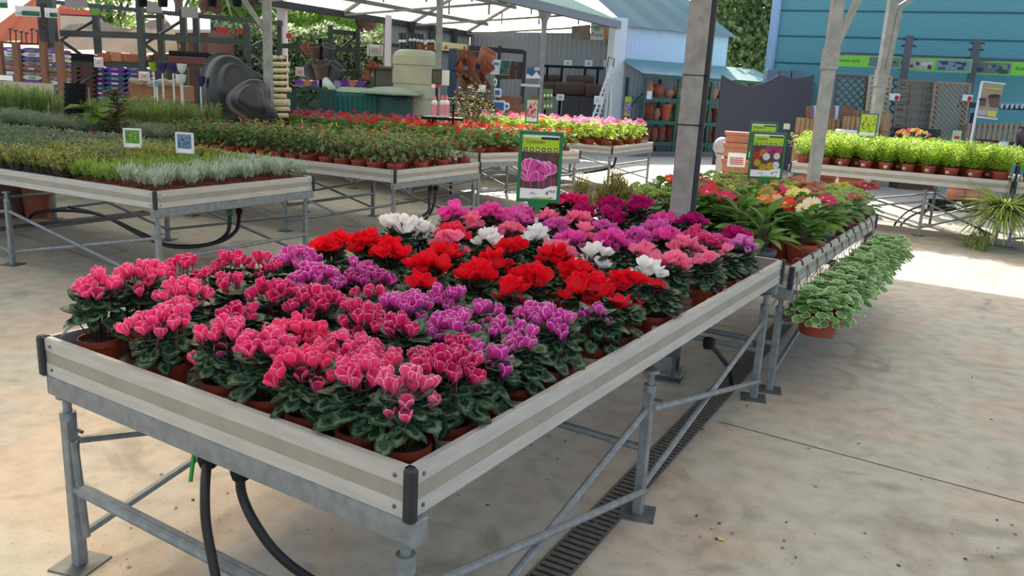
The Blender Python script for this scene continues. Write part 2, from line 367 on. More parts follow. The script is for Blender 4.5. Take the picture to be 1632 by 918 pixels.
# hoses
def hose(pts,label,r=.013,fit=None):
    P=np.array(pts,float); k=len(P); tt=np.linspace(0,k-1,k*8); out=[]
    for u in tt:
        i=min(int(u),k-2); f=u-i; p0,p1,p2,p3=P[max(i-1,0)],P[i],P[i+1],P[min(i+2,k-1)]
        out.append(.5*((2*p1)+(-p0+p2)*f+(2*p0-5*p1+4*p2-p3)*f*f+(-p0+3*p1-3*p2+p3)*f**3))
    t=thing('irrigation_hose',label,'hose',tuple(P[0])); m=MB(); m.tube(out,r,9); m.build('hose_pipe',HOSE,t,smooth=True)
    m=MB(); a=P[0]; m.lathe([(.022,-.03),(.028,-.01),(.028,.012),(.018,.02)],a,10,cap=(True,True)); m.build('coupling',BLACKP if not fit else fit,t)
    return t
GCOUP=mat('green_coupling',(24,120,80),.4)
d0=float((np.array([-.66,.03,.5])-CAM)@fw)
hose([(-.73,.05,.56),G(327,775,d0),G(328,830,d0),G(338,890,d0),G(352,960,d0)],'black hose hanging straight down below the front beam of the cyclamen bench')
hose([(-.60,.05,.565),G(385,785,d0),G(404,830,d0),G(440,880,d0+.02),G(492,921,d0+.05),G(580,965,d0+.1)],'black hose curving right below the front beam of the cyclamen bench')
hose([Z(1130,545,.5),Z(1150,570,.3),Z(1163,590,.15),Z(1166,612,.02)],'black hose dropping to the drain behind the middle legs')
hose([(-.2,.2,.05),(-.18,.35,.16),(-.15,.45,.14),(-.14,.5,.02)],'short black hose looping into the drain near the front bench leg')
c=G(366,338,6.6)
hose([c,G(362,372,6.6),G(330,390,6.5),G(268,391,6.45),G(225,375,6.8),G(150,340,7.8),G(60,338,8.3),G(40,365,8.4)],'black hose with green coupling looping under the herb bench',.016,GCOUP)
hose([G(381,336,6.7),G(376,368,6.6),G(340,388,6.5),G(275,393,6.4),G(225,372,6.7),G(165,344,7.6),G(110,330,8.2)],'black hose with black coupling looping under the herb bench',.016)
hose([G(686,300,8.2),G(684,316,8.2),G(680,340,8.2),G(640,352,8.2)],'black hose hanging below the end of the pepper bench, inner one',.014)
hose([G(695,299,8.3),G(694,314,8.3),G(688,335,8.3),G(676,352,8.3)],'black hose hanging below the end of the pepper bench, outer one',.014)
hose([G(982,247,14.6),G(980,258,14.6),G(972,268,14.6),G(930,276,14.6)],'black hose hanging below the sunlit pink geranium bench',.02)
hose([G(1470,328,11.7),G(1448,336,11.5),G(1430,352,11.3),G(1424,363,11.3)],'black hose arching to the floor beneath the marguerite bench, outer one',.014)
hose([G(1475,335,11.7),G(1455,343,11.5),G(1440,354,11.3),G(1432,365,11.3)],'black hose arching to the floor beneath the marguerite bench, inner one',.014)
m=MB(); m.tube([(-.76,.03,.57),(-.76,.015,.49)],.006,6); tag(m.build('plant_stake',mat('bright_green',(40,150,50),.5)),'short bright green stake poking down below the front beam','stake')
# ================================================================ POTS
def pot_mesh(name,rt,rb,h,m,rim=True,n=20,soil=True):
    b=MB(); t=.004+rt*.03
    pr=[(rb*.9,.0),(rb,.002),(rt*.955,h*.82),(rt,h*.82),(rt,h),(rt-t,h),(rb,h*.7)] if rim else [(rb*.9,0),(rb,.002),(rt,h),(rt-t,h),(rb,h*.7)]
    b.lathe(pr,n=n,cap=(True,False)); me=b.mesh(name,True,[m])
    try: me.set_sharp_from_angle(angle=math.radians(40))
    except Exception: pass
    return me
def soil_mesh(r,h):
    b=MB(); b.lathe([(r,h*.86),(r*.5,h*.9),(.003,h*.9)],n=14); return b.mesh('soil',True,[SOIL])
# price label wrapped on a pot
def label_mesh(rt,rb,h,ang,w,z0,z1):
    b=MB(); k=6; V=[];R=lambda z:rb+(rt*.955-rb)*z/(h*.82)+.0012
    for i in range(k+1):
        a=ang+(i/k-.5)*w
        for z in(z0,z1): V.append((R(z)*math.cos(a),R(z)*math.sin(a),z))
    b.add(V,[(2*i,2*i+2,2*i+3,2*i+1) for i in range(k)])
    for a0,a1,c0,c1 in((.58,.92,.12,.55),(.08,.4,.35,.42),(.08,.5,.52,.58),(.7,.92,.68,.9)):
        V=[]
        for q in(a0,a1):
            a=ang+(q-.5)*w
            for f in(c0,c1):
                z=z0+(z1-z0)*f; V.append(((R(z)+.0006)*math.cos(a),(R(z)+.0006)*math.sin(a),z))
        b.add(V,[(0,2,3,1)],mi=1)
    return b.mesh('price_label',False,[PAPER,mat('label_print',(96,104,124),.6)])
# ================================================================ CYCLAMEN
def leafmat(name,c,c2=None,trans=.28,rough=.55,**k):
    k.setdefault('spec',.22)
    return mat(name,c,rough,c2=c2,trans=trans,**k)
CYL=leafmat('cyclamen_leaf',(36,60,38),(48,74,44),.18,.42,sc=14,rim=(100,122,102),pat=55,bump=.15,bsc=120)
STEM=mat('flower_stem',(110,52,44),.6)
CYCOL={}
def pm(n,c,rim,tr=.45,rp=(.25,.98)): CYCOL[n]=mat('petal_'+n,c,.5,trans=tr,rim=rim,rimpos=rp,spec=.25)
pm('rose',(240,70,138),(255,198,214)); pm('hot',(244,64,126),(255,170,190)); pm('pale',(240,80,138),(255,222,230),.42,(.2,.9))
pm('crim',(216,38,112),(252,186,206)); pm('cpink',(228,44,128),(252,170,206)); pm('mag',(214,60,168),(252,212,240),.42,(.25,.9)); pm('dmag',(186,34,136),(246,190,228))
pm('red',(232,16,38),(250,70,84),.42,(.7,1.05)); pm('redp',(240,48,80),(248,90,120)); pm('white',(246,242,238),(250,248,246),.3)  # red's paler petal edge is painted-in shading, so the flowers look less flat
pm('hpink',(242,76,178),(250,140,206)); pm('sal',(250,118,158),(253,178,200)); pm('orch',(222,86,176),(246,166,220)); pm('orchl',(232,124,208),(248,200,234))
pm('dpink',(232,28,112),(244,104,164)); pm('wine',(186,16,110),(214,54,146))
CYNAME=dict(rose='rose-red pale-edged',hot='bright rose',pale='pink white-edged',crim='crimson white-edged',cpink='deep pink',mag='magenta white-edged',dmag='dark magenta white-edged',red='pure red',redp='red and pink',white='white',hpink='hot pink',sal='salmon pink',orch='orchid pink',orchl='pale orchid',dpink='deep cerise',wine='wine purple')
def cy_flower(kind,seed):
    r=random.Random(seed); b=MB(); big=kind=='B'
    for i in range(5):
        a=2*PI*i/5+r.uniform(-.25,.25); T=PET_B if big else PET_A
        b.inst(T,(.004*math.cos(a),.004*math.sin(a),.004),aim_petal(a,r.uniform(-.25,.15)-(.22 if big else 0),r.uniform(-.3,.3)),(.038 if big else .0305)*r.uniform(.9,1.08))
    b.lathe([(.001,-.006),(.006,-.004),(.0075,.003),(.004,.008)],n=7,mi=0)
    x,y=r.uniform(-.02,.02),r.uniform(-.02,.02)
    b.tube([(0,0,.006),(.007,0,.012),(.010,0,.002),(.009+x*.3,y*.3,-.03),(x,y,-.125)],.0019,5,mi=1)
    return b.mesh('flower',True,[CYCOL['rose'],STEM])
def aim_petal(a,tilt,tw):
    # petal template: x width, y outward, z up
    return Rz(a-PI/2)@Rx(tilt)@Rz(tw)
FLOW={k:[cy_flower(k,i*7+ord(k)) for i in range(5)] for k in 'AB'}
def cy_foliage(seed):
    r=random.Random(seed); b=MB(); n=60
    for i in range(n):
        q=(i+.5)/n; a=i*2.399+r.uniform(-.3,.3); R=.012+.084*q**.6*r.uniform(.85,1.1); z=.096-.070*q**2.2+r.uniform(-.016,.014)
        pos=np.array([R*math.cos(a)*.61,R*math.sin(a)*.61,z]); s=.050*r.uniform(.75,1.22)
        b.inst(HEART,pos,aim(a-PI/2+r.uniform(-.45,.45),.5-1.1*q+r.uniform(-.35,.3),r.uniform(-.45,.45)),s)
        if i%2: b.tube([(0.3*pos[0],.3*pos[1],-.02),tuple(pos*np.array([.8,.8,1])-np.array([0,0,.012])),tuple(pos)],.0018,4,mi=1)
    return b.mesh('foliage',True,[CYL,mat('leaf_stalk',(96,84,60),.6)])
CYF=[cy_foliage(i) for i in range(6)]
CPOT=pot_mesh('pot',.063,.046,.100,TERRAP); CSOIL=soil_mesh(.056,.1)
CLAB=label_mesh(.063,.046,.1,math.radians(-62),.95,.040,.068)
CY='-1.33 0.09 0.92 rose 8;-1.33 0.26 0.93 rose 12;-0.98 0.09 0.88 rose 20;-1.12 0.28 0.89 rose 10;-1.33 0.42 0.92 crim 7;-1.33 0.59 0.92 crim 7;-1.33 0.75 0.88 crim 7;-1.13 0.45 0.89 crim 5;-0.74 0.12 0.88 rose 12;-0.57 0.12 0.88 rose 12;-0.96 0.49 0.89 crim 11;-1.30 0.92 0.88 mag 13;-1.02 0.74 0.89 mag 22;-0.79 0.50 0.89 crim 12;-0.63 0.28 0.87 hot 13;-0.41 0.09 0.87 hot 14;-0.46 0.30 0.86 rose 18;-0.24 0.09 0.89 rose 9;-0.32 0.23 0.87 rose 11;-0.09 0.11 0.89 pale 10;-0.91 0.86 0.89 dmag 16;-0.56 0.47 0.89 crim 11;-0.57 0.67 0.89 mag 15;-0.39 0.45 0.90 crim 5;-0.54 0.84 0.88 mag 6;-0.37 0.78 0.86 mag 9;-0.37 0.62 0.86 mag 18;-0.23 0.36 0.86 crim 11;-0.09 0.28 0.89 crim 12;-0.23 0.53 0.84 crim 9;-0.23 0.88 0.87 mag 8;-0.09 0.80 0.89 mag 7;-0.09 0.45 0.87 mag 6;-0.09 0.61 0.87 mag 4;-0.22 0.70 0.85 mag 9;-1.33 1.10 0.92 red 11;-1.33 1.30 0.90 red 12;-1.13 1.25 0.89 red 12;-1.21 1.78 0.89 redp 12;-0.85 1.14 0.89 red 14;-0.63 1.14 0.89 red 9;-0.48 1.29 0.89 red 12;-0.83 1.68 0.89 red 6;-0.59 1.66 0.89 red 10;-0.25 1.29 0.89 red 12;-0.19 1.45 0.89 red 11;-1.33 1.50 0.95 white 10;-1.33 1.67 0.91 white 9;-0.99 1.77 0.89 white 9;-0.88 1.99 0.89 white 9;-0.47 1.79 0.89 white 8;-0.21 1.72 0.89 white 7;-1.33 1.90 0.96 hpink 8;-1.33 2.23 0.93 hpink 10;-1.33 2.06 0.89 sal 9;-1.33 2.40 0.89 hpink 14;-1.09 1.60 0.89 sal 8;-1.19 2.31 0.89 orch 11;-1.33 2.80 0.95 dpink 12;-1.32 2.57 0.88 orch 10;-1.15 2.57 0.89 sal 10;-0.72 2.05 0.89 hpink 9;-0.75 2.22 0.89 sal 8;-0.58 2.19 0.89 hpink 11;-0.54 2.35 0.89 orch 10;-0.57 2.68 0.89 orch 9;-1.00 2.65 0.89 sal 8;-1.07 2.83 0.90 wine 10;-0.88 2.81 0.91 wine 11;-0.63 2.95 0.90 hpink 9;-0.28 2.33 0.89 sal 9;-0.18 1.91 0.89 sal 10;-0.23 2.55 0.89 cpink 10;-0.47 2.95 0.92 wine 8;-0.79 2.95 0.97 wine 8;-0.20 2.83 0.89 wine 8;-0.09 2.63 0.89 orchl 8;-0.96 2.95 0.95 wine 6;-1.18 2.95 0.95 dpink 8;-1.33 2.95 0.95 wine 7'
CY+=';-.73 1.4 .89 red 6;-.77 2.48 .89 orch 9;-.09 2.16 .88 sal 3;-.09 1.08 .87 mag 3;-.41 1.04 .88 red 5;-.37 2.08 .88 sal 7;-1.09 2.08 .89 sal 8;-.41 1.52 .88 red 8;-1.09 1.0 .88 mag 2;-.97 2.36 .89 orch 9;-.97 1.4 .88 red 9;-.69 1.84 .88 sal 8;-.09 2.4 .87 sal 3;-.73 .94 .87 red 4;-.37 2.72 .89 cpink 8;-.77 .72 .87 crim 3;-.45 2.52 .89 hpink 9;-.88 .29 .87 crim 4;-.09 1.25 .86 red 2;-.09 1.58 .86 red 1'
ZP=ZT-.105                              # tray surface
plants=[]
for s in CY.split(';'):
    a=s.split(); plants.append((min(-.108,max(-1.305,float(a[0]))),max(.112,float(a[1])),float(a[2]),a[3],int(a[4])))
def lane(x): return min(6,int((-x)/.235))
lanes={}
for q in plants: lanes.setdefault(lane(q[0]),[]).append(q)
LN=['along the aisle rail','second lane from the aisle rail','third lane from the aisle rail','fourth lane from the aisle rail','second lane from the far rail','along the far rail','along the far rail']
for k,v in sorted(lanes.items()):
    v.sort(key=lambda q:q[1])
    for i,(x,y,zf,c,n) in enumerate(v):
        r=random.Random(int(x*1000)*31+int(y*1000))
        t=thing('potted_cyclamen',f'{CYNAME[c]} cyclamen, {od(i)} pot from the near end {LN[k]}','potted plant',(x,y,ZP),0,'cyclamens on the near bench')
        po=part('pot',CPOT,t,rot=(0,0,r.uniform(-.3,.3)))
        part('soil',CSOIL,t)
        part('price_label',CLAB,po,rot=(0,0,r.uniform(-.35,.35)+(r.choice((-.9,-.4,0,0,.4)) if x<-.15 else .2)))
        hz=zf-ZP; big=c in('red','redp','white','hpink','sal','wine','dpink','orch')
        fs=1.05+min(.5,max(-.05,(hz-.24)*3))
        part('foliage',CYF[r.randrange(6)],t,(0,0,.099+max(0,hz-.23)*.5),(0,0,r.uniform(0,6.28)),(r.uniform(.95,1.15),r.uniform(.95,1.15),fs))
        n=max(1,int(n*(1.2 if big else 1.5)))
        sp=.014+.0145*math.sqrt(n)
        for j in range(n):
            a=j*2.399+r.uniform(-.35,.35)+x*9; R=sp*math.sqrt((j+.4)/n)*r.uniform(.8,1.12)
            zz=hz+.012-.05*(R/sp)**2*(.6+.4*r.random())+r.uniform(-.02,.016)-(.045 if r.random()<.07 else 0)
            tl=R/sp*.45
            part('flower',FLOW['B' if big else 'A'][r.randrange(5)],t,(R*math.cos(a),R*math.sin(a),zz),
                 (-tl*math.sin(a)+r.uniform(-.15,.15),tl*math.cos(a)+r.uniform(-.15,.15),r.uniform(0,6.28)),r.uniform(.9,1.16),CYCOL[c],'ZXY')
# ================================================================ OTHER PLANTS (one of each kind, then copies)
def rows(loc,rot,x0,x1,y0,y1,dx,dy,jit=.12,seed=1,stag=True):
    r=random.Random(seed); nx=max(1,int(round((x0-x1)/dx))+1); ny=max(1,int(round((y1-y0)/dy))+1); R=Rz(rot)
    for j in range(ny):
        for i in range(nx):
            x=x0-i*dx-(dx*.5 if stag and j%2 else 0)+r.uniform(-jit,jit)*dx; y=y0+j*dy+r.uniform(-jit,jit)*dy
            if x<x1-dx*.3: continue
            p=R@np.array([x,y,0.])+np.array([loc[0],loc[1],0]); yield i,j,p[0],p[1],r
def sprigs(n,rad,h,k,ls,T,seed,spread=.5,m=None,m2=None,lean=.0,top=.35,stemr=.0012,pitch=.7,curl=0):
    r=random.Random(seed); b=MB()
    for i in range(n):
        a=r.uniform(0,6.28); R=rad*math.sqrt(r.random())*.55; hh=h*r.uniform(.65,1.05); sx=spread*rad*math.sqrt(r.random())*1.6
        p0=np.array([R*math.cos(a),R*math.sin(a),0]); p1=p0+np.array([sx*math.cos(a),sx*math.sin(a),hh])
        mid=(p0+p1)/2+np.array([-math.cos(a),-math.sin(a),0])*sx*.18*1
        b.tube([p0,mid,p1],stemr,3,mi=1,cap=False)
        for j in range(k):
            f=top+(1-top)*(j+r.random()*.6)/k; f=min(f,1); p=p0*(1-f)**2+2*mid*f*(1-f)+p1*f*f
            b.inst(T,p,aim(j*2.4+r.uniform(-.4,.4),pitch+r.uniform(-.35,.35),r.uniform(-.4,.4)),ls*r.uniform(.75,1.15))
    return b
THM=[leafmat('thyme_leaf',(126,140,98),(164,174,122),.35,sc=7),leafmat('thyme_leaf_yellow',(150,156,80),(186,186,110),.35,sc=7),leafmat('thyme_leaf_grey',(112,132,108),(146,160,132),.35,sc=7)]
SILV=leafmat('silver_leaf',(176,194,168),(202,214,190),.3,sc=9)
SANT=leafmat('santolina_leaf',(140,170,76),(168,192,96),.4,sc=9)
HST=mat('herb_stem',(92,84,60),.7)
BPOT=pot_mesh('pot',.062,.048,.085,mat('black_pot',(34,36,38),.45),n=14); SPOT=pot_mesh('pot',.046,.034,.070,TERRAP,n=14)
TH=[sprigs(44,.062,.095,9,.019,TINY,i,.75).mesh('foliage',True,[THM[0],HST]) for i in range(4)]
SI=[sprigs(15,.045,.105,11,.046,NEED,20+i,.55,pitch=.85).mesh('foliage',True,[SILV,HST]) for i in range(4)]
NEED2=(NEED[0]*np.array([1.7,1,1]),NEED[1],NEED[2])
RO=[sprigs(22,.075,.44,40,.036,NEED2,40+i,.5,pitch=.55,top=.08,stemr=.002).mesh('foliage',True,[leafmat('rosemary_leaf',(146,172,94),(174,194,116),.4,sc=5),HST]) for i in range(3)]
LA=[sprigs(40,.09,.17,14,.036,NEED,60+i,.8,pitch=.7,top=.2).mesh('foliage',True,[leafmat('lavender_leaf',(140,156,128),(166,178,150),.3,sc=5),HST]) for i in range(3)]
ctr={}
def plantlab(what,key,i,j,where):
    return f'{what}, {od(j)} row back, {od(i)} along {where}'
BL=(-3.93,2.11); BR=math.radians(4.5); ZB=ZT-.055; ZHB=ZT-.075
for i,j,x,y,r in rows(BL,BR,-.075,-5.0,.08,1.5,.142,.142,.1,3):
    lx=-.075-i*.142; 
    silver=(i<=2) or (i<=4 and j>2 and r.random()<.25)
    green=3<=i<=5 or (i==6 and j<3) or (j==0 and 3<=i<=5)
    if silver or green:
        t=thing('potted_herb',plantlab(('silver-leaved' if silver else 'green feathery')+' herb in terracotta pot',0,j,i,'from the black corner'),'potted plant',(x,y,ZHB),0,'small herbs on the herb bench')
        part('pot',SPOT,t); part('foliage',SI[r.randrange(4)],t,(0,0,.062),(0,0,r.uniform(0,6.28)),(1.15,1.15,r.uniform(1.15,1.4)),SILV if silver else SANT)
    else:
        mt=THM[1] if (i<12 and r.random()<.65) else (THM[2] if i>14 and r.random()<.75 else THM[0])
        t=thing('potted_thyme',plantlab('thyme in black pot',0,j,i,'from the black corner'),'potted plant',(x,y,ZHB),0,'thyme on the herb bench')
        part('pot',BPOT,t); part('foliage',TH[r.randrange(4)],t,(0,0,.08),(0,0,r.uniform(0,6.28)),(1.2,1.2,r.uniform(1.5,1.95)),mt)
        if j==0 and r.random()<.6: part('price_label',label_mesh(.062,.048,.085,-1.9,.8,.035,.06),t)
# peppers, lavender and rosemary on the next bench
PEPL=leafmat('pepper_leaf',(82,118,66),(106,140,76),.35,sc=12,rim=(214,214,164),rimpos=(.7,1),spec=.2)
PEPG=leafmat('pepper_leaf_green',(80,116,62),(104,138,72),.35,sc=12,rim=(120,140,80),rimpos=(.8,1),spec=.2)
def pepper(seed,n=46):
    r=random.Random(seed); b=MB()
    for i in range(n):
        q=i/n; a=i*2.4+r.uniform(-.3,.3); R=.10*math.sqrt(q)*r.uniform(.7,1.1); z=.20*(1-.75*q*q)*r.uniform(.55,1.05)
        b.inst(BROAD,(R*.8*math.cos(a),R*.8*math.sin(a),z),aim(a-PI/2+r.uniform(-.5,.5),.25-.5*q+r.uniform(-.35,.35),r.uniform(-.3,.3)),.062*r.uniform(.75,1.2))
        if i%4==0: b.tube([(0,0,0),(R*.5*math.cos(a),R*.5*math.sin(a),z*.7),(R*.8*math.cos(a),R*.8*math.sin(a),z)],.002,4,mi=1)
    return b.mesh('foliage',True,[PEPL,HST])
def berries(seed,n,rr,zz,s,T='s',rad=.1):
    r=random.Random(seed); b=MB()
    for i in range(n):
        a=r.uniform(0,6.28);R=rad*math.sqrt(r.random()); z=zz*(1-.5*(R/rad)**2)*r.uniform(.85,1.1)
        b.sphere((R*math.cos(a),R*math.sin(a),z),s*r.uniform(.7,1.2),6,4,sc=(1,1,1.5))
    return b.mesh('fruit',True,[TERRA])
PEP=[pepper(i) for i in range(4)]; FR=[berries(i,5,0,.2,.008) for i in range(3)]
FRM=[mat('fruit_red',(200,70,36),.35),mat('fruit_orange',(228,132,40),.35),mat('fruit_yellow',(236,186,50),.35),mat('fruit_cream',(196,120,60),.4)]
TPOT=pot_mesh('pot',.075,.055,.105,TERRAP,n=16)
CL=(-4.0,4.675); CR=math.radians(4.0); cw='from the aisle corner'
for i,j,x,y,r in rows(CL,CR,-.11,-9.5,.12,1.46,.212,.215,.1,5):
    lx=-.11-i*.212-(.106 if j%2 else 0)
    if i<=14-j*.45:
        t=thing('potted_pepper',plantlab('ornamental pepper in terracotta pot',0,j,i,cw),'potted plant',(x,y,ZB),0,'ornamental peppers on the second bench')
        part('pot',TPOT,t); part('foliage',PEP[r.randrange(4)],t,(0,0,.095),(0,0,r.uniform(0,6.28)),(1.05,1.05,r.uniform(1.1,1.35)),PEPL if (i<5 or r.random()<.2) else PEPG)
        k=0 if i>6 else 3
        part('berries',FR[r.randrange(3)],t,(0,0,.13),(0,0,r.uniform(0,6.28)),(1,1,1.15),FRM[2] if (i in(7,11) and r.random()<.7) else FRM[1 if r.random()<.2 else k])
    elif lx>-3.9 or j<=2:
        t=thing('potted_lavender',plantlab('grey-green lavender mound',0,j,i,cw),'potted plant',(x,y,ZB),0,'lavender on the second bench')
        part('pot',BPOT,t); part('foliage',LA[r.randrange(3)],t,(0,0,.08),(0,0,r.uniform(0,6.28)),(1.15,1.15,r.uniform(.8,1.1)))
    elif not -7.1<lx<-6.2:
        t=thing('potted_rosemary',plantlab('tall upright rosemary',0,j,i,cw),'potted plant',(x,y,ZB),0,'rosemary on the second bench')
        part('pot',BPOT,t); part('foliage',RO[r.randrange(3)],t,(0,0,.08),(0,0,r.uniform(0,6.28)),(1.1,1.1,r.uniform(.75,1.0)+(.12 if lx<-7 else 0)))
# geraniums
GEL=leafmat('geranium_leaf',(96,136,68),(124,160,80),.42,sc=10); GELY=leafmat('geranium_leaf_bright',(164,196,70),(192,214,96),.5,sc=10)
def geran(seed,n=44):
    r=random.Random(seed); b=MB()
    for i in range(n):
        q=i/n; a=i*2.4+r.uniform(-.3,.3); R=.135*math.sqrt(q)*r.uniform(.75,1.08); z=.17*(1-.8*q*q)*r.uniform(.7,1.1)+.01
        b.inst(ROUND,(R*math.cos(a),R*math.sin(a),z),aim(a-PI/2,.1-.7*q+r.uniform(-.3,.3),r.uniform(-.3,.3)),.062*r.uniform(.7,1.15))
    for i in range(6):
        a=i*1.1; b.tube([(0,0,0),(.05*math.cos(a),.05*math.sin(a),.12)],.003,4,mi=1)
    return b.mesh('foliage',True,[GEL,HST])
def umbel(seed,n=26,rad=.028):
    r=random.Random(seed); b=MB(); b.tube([(0,0,-.13),(.004,.003,-.05),(0,0,0)],.002,4,mi=1)
    for i in range(n):
        a=i*2.4; u=1-1.35*(i+.5)/n; s=math.sqrt(max(0,1-u*u)); d=np.array([s*math.cos(a),s*math.sin(a),u])
        p=d*rad*r.uniform(.85,1.1)
        for k in range(4):
            b.inst(TINY,p,aim(k*1.57+r.uniform(-.3,.3)+a,.35+.5*u+r.uniform(-.3,.3)),.015*r.uniform(.8,1.2))
    return b.mesh('flower_head',True,[TERRA,mat('green_stem',(104,124,60),.6)])
GER=[geran(i) for i in range(4)]; UMB=[umbel(i) for i in range(3)]
RD=mat('geranium_red',(226,30,36),.5,trans=.35); RO2=mat('geranium_scarlet',(236,70,48),.5,trans=.35); PK=mat('geranium_pink',(228,90,170),.5,trans=.4); PKL=mat('geranium_pale_pink',(240,168,214),.5,trans=.45)
def geraniums(loc,rot,x1,y0,y1,dx,dy,seed,colf,leaf,where,grp,zt=ZB,nf=(2,5),hs=1.42,hf=.37):
    for i,j,x,y,r in rows(loc,rot,-.15,x1,y0,y1,dx,dy,.14,seed):
        cm,cn=colf(i,j,r)
        t=thing('potted_geranium',plantlab(cn+' geranium',0,j,i,where),'potted plant',(x,y,zt),0,grp)
        part('pot',TPOT,t); part('foliage',GER[r.randrange(4)],t,(0,0,.1),(0,0,r.uniform(0,6.28)),(1.1,1.1,r.uniform(.92,1.08)*hs*(.85 if hs<1.2 and i>6 else 1)),leaf(i,j,r))
        for k in range(r.randint(*nf)):
            a=r.uniform(0,6.28);R=r.uniform(0,.11); part('flower_head',UMB[r.randrange(3)],t,(R*math.cos(a),R*math.sin(a),(hf-.03*(hs<1.2 and i>6))+r.uniform(-.03,.06)-R*.4),(r.uniform(-.2,.2),r.uniform(-.2,.2),0),r.uniform(.85,1.2),cm)
geraniums((-4.82,7.27),math.radians(-10.6),-5.2,.15,1.9,.275,.29,11,lambda i,j,r:((PK,'rose-pink') if i>10 and r.random()<.6 else (RO2,'scarlet') if r.random()<.15 else (RD,'red')),lambda i,j,r:GEL,'the red geranium bench','geraniums on the red bench',nf=(2,4),hs=1.1,hf=.31)
geraniums((-4.63,10.745),math.radians(5.8),-3.0,.16,2.1,.285,.28,12,lambda i,j,r:((RD,'red') if i>3 and r.random()<.35 else (PKL,'pale pink') if r.random()<.7 else (PK,'rose-pink')),lambda i,j,r:GELY,'the sunlit pink bench','geraniums on the sunlit bench',zt=ZT-.03,nf=(4,7))
# marguerites in the sun
MAR=leafmat('marguerite_leaf',(172,206,66),(198,224,96),.5,sc=10)
MA=[sprigs(46,.12,.24,16,.046,LANCE,80+i,.85,pitch=.35,top=.15,stemr=.0016).mesh('foliage',True,[MAR,HST]) for i in range(4)]
WF=[];
def daisy(n,rad,seed,disc_r=.25):
    r=random.Random(seed); b=MB()
    for i in range(n): b.inst(RAY,(0,0,.002),Rz(2*PI*i/n+r.uniform(-.1,.1))@Rx(.15+r.uniform(-.1,.1)),rad)
    b.sphere((0,0,.001),rad*disc_r,8,5,mi=1,sc=(1,1,.4)); b.tube([(0,0,0),(.004,.003,-.06),(0,0,-.16)],.0022,4,mi=2)
    return b.mesh('flower',True,[WHITE,mat('disc_yellow',(214,170,50),.6),mat('green_stem',(104,124,60),.6)])
DAI=daisy(14,.03,1); GERB=[daisy(26,.042,2,.3),daisy(22,.044,3,.26)]
MPOT=pot_mesh('pot',.092,.068,.125,TERRAP,n=18); ML=label_mesh(.092,.068,.125,-1.75,.6,.05,.085)
for i,j,x,y,r in rows((.9,10.3),0,-.14,-2.5,.16,1.35,.262,.27,.08,21):
    t=thing('potted_marguerite',plantlab('leafy marguerite in terracotta pot',0,j,i,'from the joint in the rail'),'potted plant',(x,y,ZE-.03),0,'marguerites on the sunny bench')
    po=part('pot',MPOT,t)
    if r.random()<.6: part('price_label',ML,po,rot=(0,0,r.uniform(-.4,.4)))
    part('foliage',MA[r.randrange(4)],t,(0,0,.10),(0,0,r.uniform(0,6.28)),(1.12,1.12,r.uniform(1.25,1.45)))
    for k in range(r.choice((0,0,0,1,2))):
        a=r.uniform(0,6.28); part('flower',DAI,t,(.09*math.cos(a),.09*math.sin(a),.36+r.uniform(-.03,.05)),(r.uniform(-.5,.5),r.uniform(-.5,.5),0),1)
for k,(x,y) in enumerate(((1.08,10.45),(1.36,10.44),(1.1,10.8),(1.42,10.78))):
    t=thing('potted_marguerite',f'leafy marguerite on the end bench, {od(k)} beyond the rail joint','potted plant',(x,y,ZE-.03),0,'marguerites on the end bench'); part('pot',MPOT,t); part('foliage',MA[k],t,(0,0,.10),(0,0,k),(1.12,1.12,1.3))
# ================================================================ BENCH 2: gerberas, kalanchoes, shrubs
ZB2=Z2-.085
KAL=leafmat('kalanchoe_leaf',(92,130,70),(112,148,78),.25,.4,sc=8,rim=(96,120,62),rimpos=(.6,1))
GEB=leafmat('gerbera_leaf',(90,130,58),(120,156,76),.3,sc=8)
def kal(seed):
    r=random.Random(seed); b=MB()
    for i in range(26):
        q=i/26;a=i*2.4; R=.085*math.sqrt(q)
        b.inst(OVAL,(R*math.cos(a),R*math.sin(a),.085*(1-q*.8)),aim(a-PI/2+r.uniform(-.3,.3),.35-.6*q+r.uniform(-.25,.25),r.uniform(-.3,.3)),.075*r.uniform(.75,1.15))
    return b.mesh('foliage',True,[KAL])
def kalfl(seed):
    r=random.Random(seed); b=MB()
    for i in range(9):
        a=i*2.4;R=.085*math.sqrt((i+.3)/9);c=np.array([R*math.cos(a),R*math.sin(a),.165-.25*R+r.uniform(-.012,.012)])
        b.tube([(R*.4*math.cos(a),R*.4*math.sin(a),.03),c-np.array([0,0,.02])],.002,4,mi=1)
        for k in range(22):
            aa=k*2.4;rr=.024*math.sqrt(k/22); p=c+np.array([rr*math.cos(aa)*1.1,rr*math.sin(aa)*1.1,.016-26*rr*rr+.003*(k%3)])
            b.sphere(p,.0052,5,3,sc=(1,1,1.3))
    return b.mesh('flower_cluster',True,[TERRA,mat('green_stem',(104,124,60),.6)])
def leafy(seed,n=34,rad=.13,h=.2,L=.13,T=LANCE):
    r=random.Random(seed); b=MB()
    for i in range(n):
        q=i/n;a=i*2.4+r.uniform(-.4,.4);R=rad*.35*math.sqrt(q); z=h*(1-.8*q)*r.uniform(.6,1.05)
        p=(R*math.cos(a),R*math.sin(a),z); b.inst(T,p,aim(a-PI/2+r.uniform(-.4,.4),.75-.8*q+r.uniform(-.3,.3),r.uniform(-.4,.4)),L*r.uniform(.7,1.2))
        b.tube([(0,0,0),tuple(np.array(p)*.6),p],.002,3,mi=1,cap=False)
    return b.mesh('foliage',True,[GEB,HST])
KA=[kal(i) for i in range(3)]; KF=[kalfl(i) for i in range(3)]; LF=[leafy(i) for i in range(3)]; LF2=[leafy(9+i,40,.12,.2,.11,BROAD) for i in range(3)]
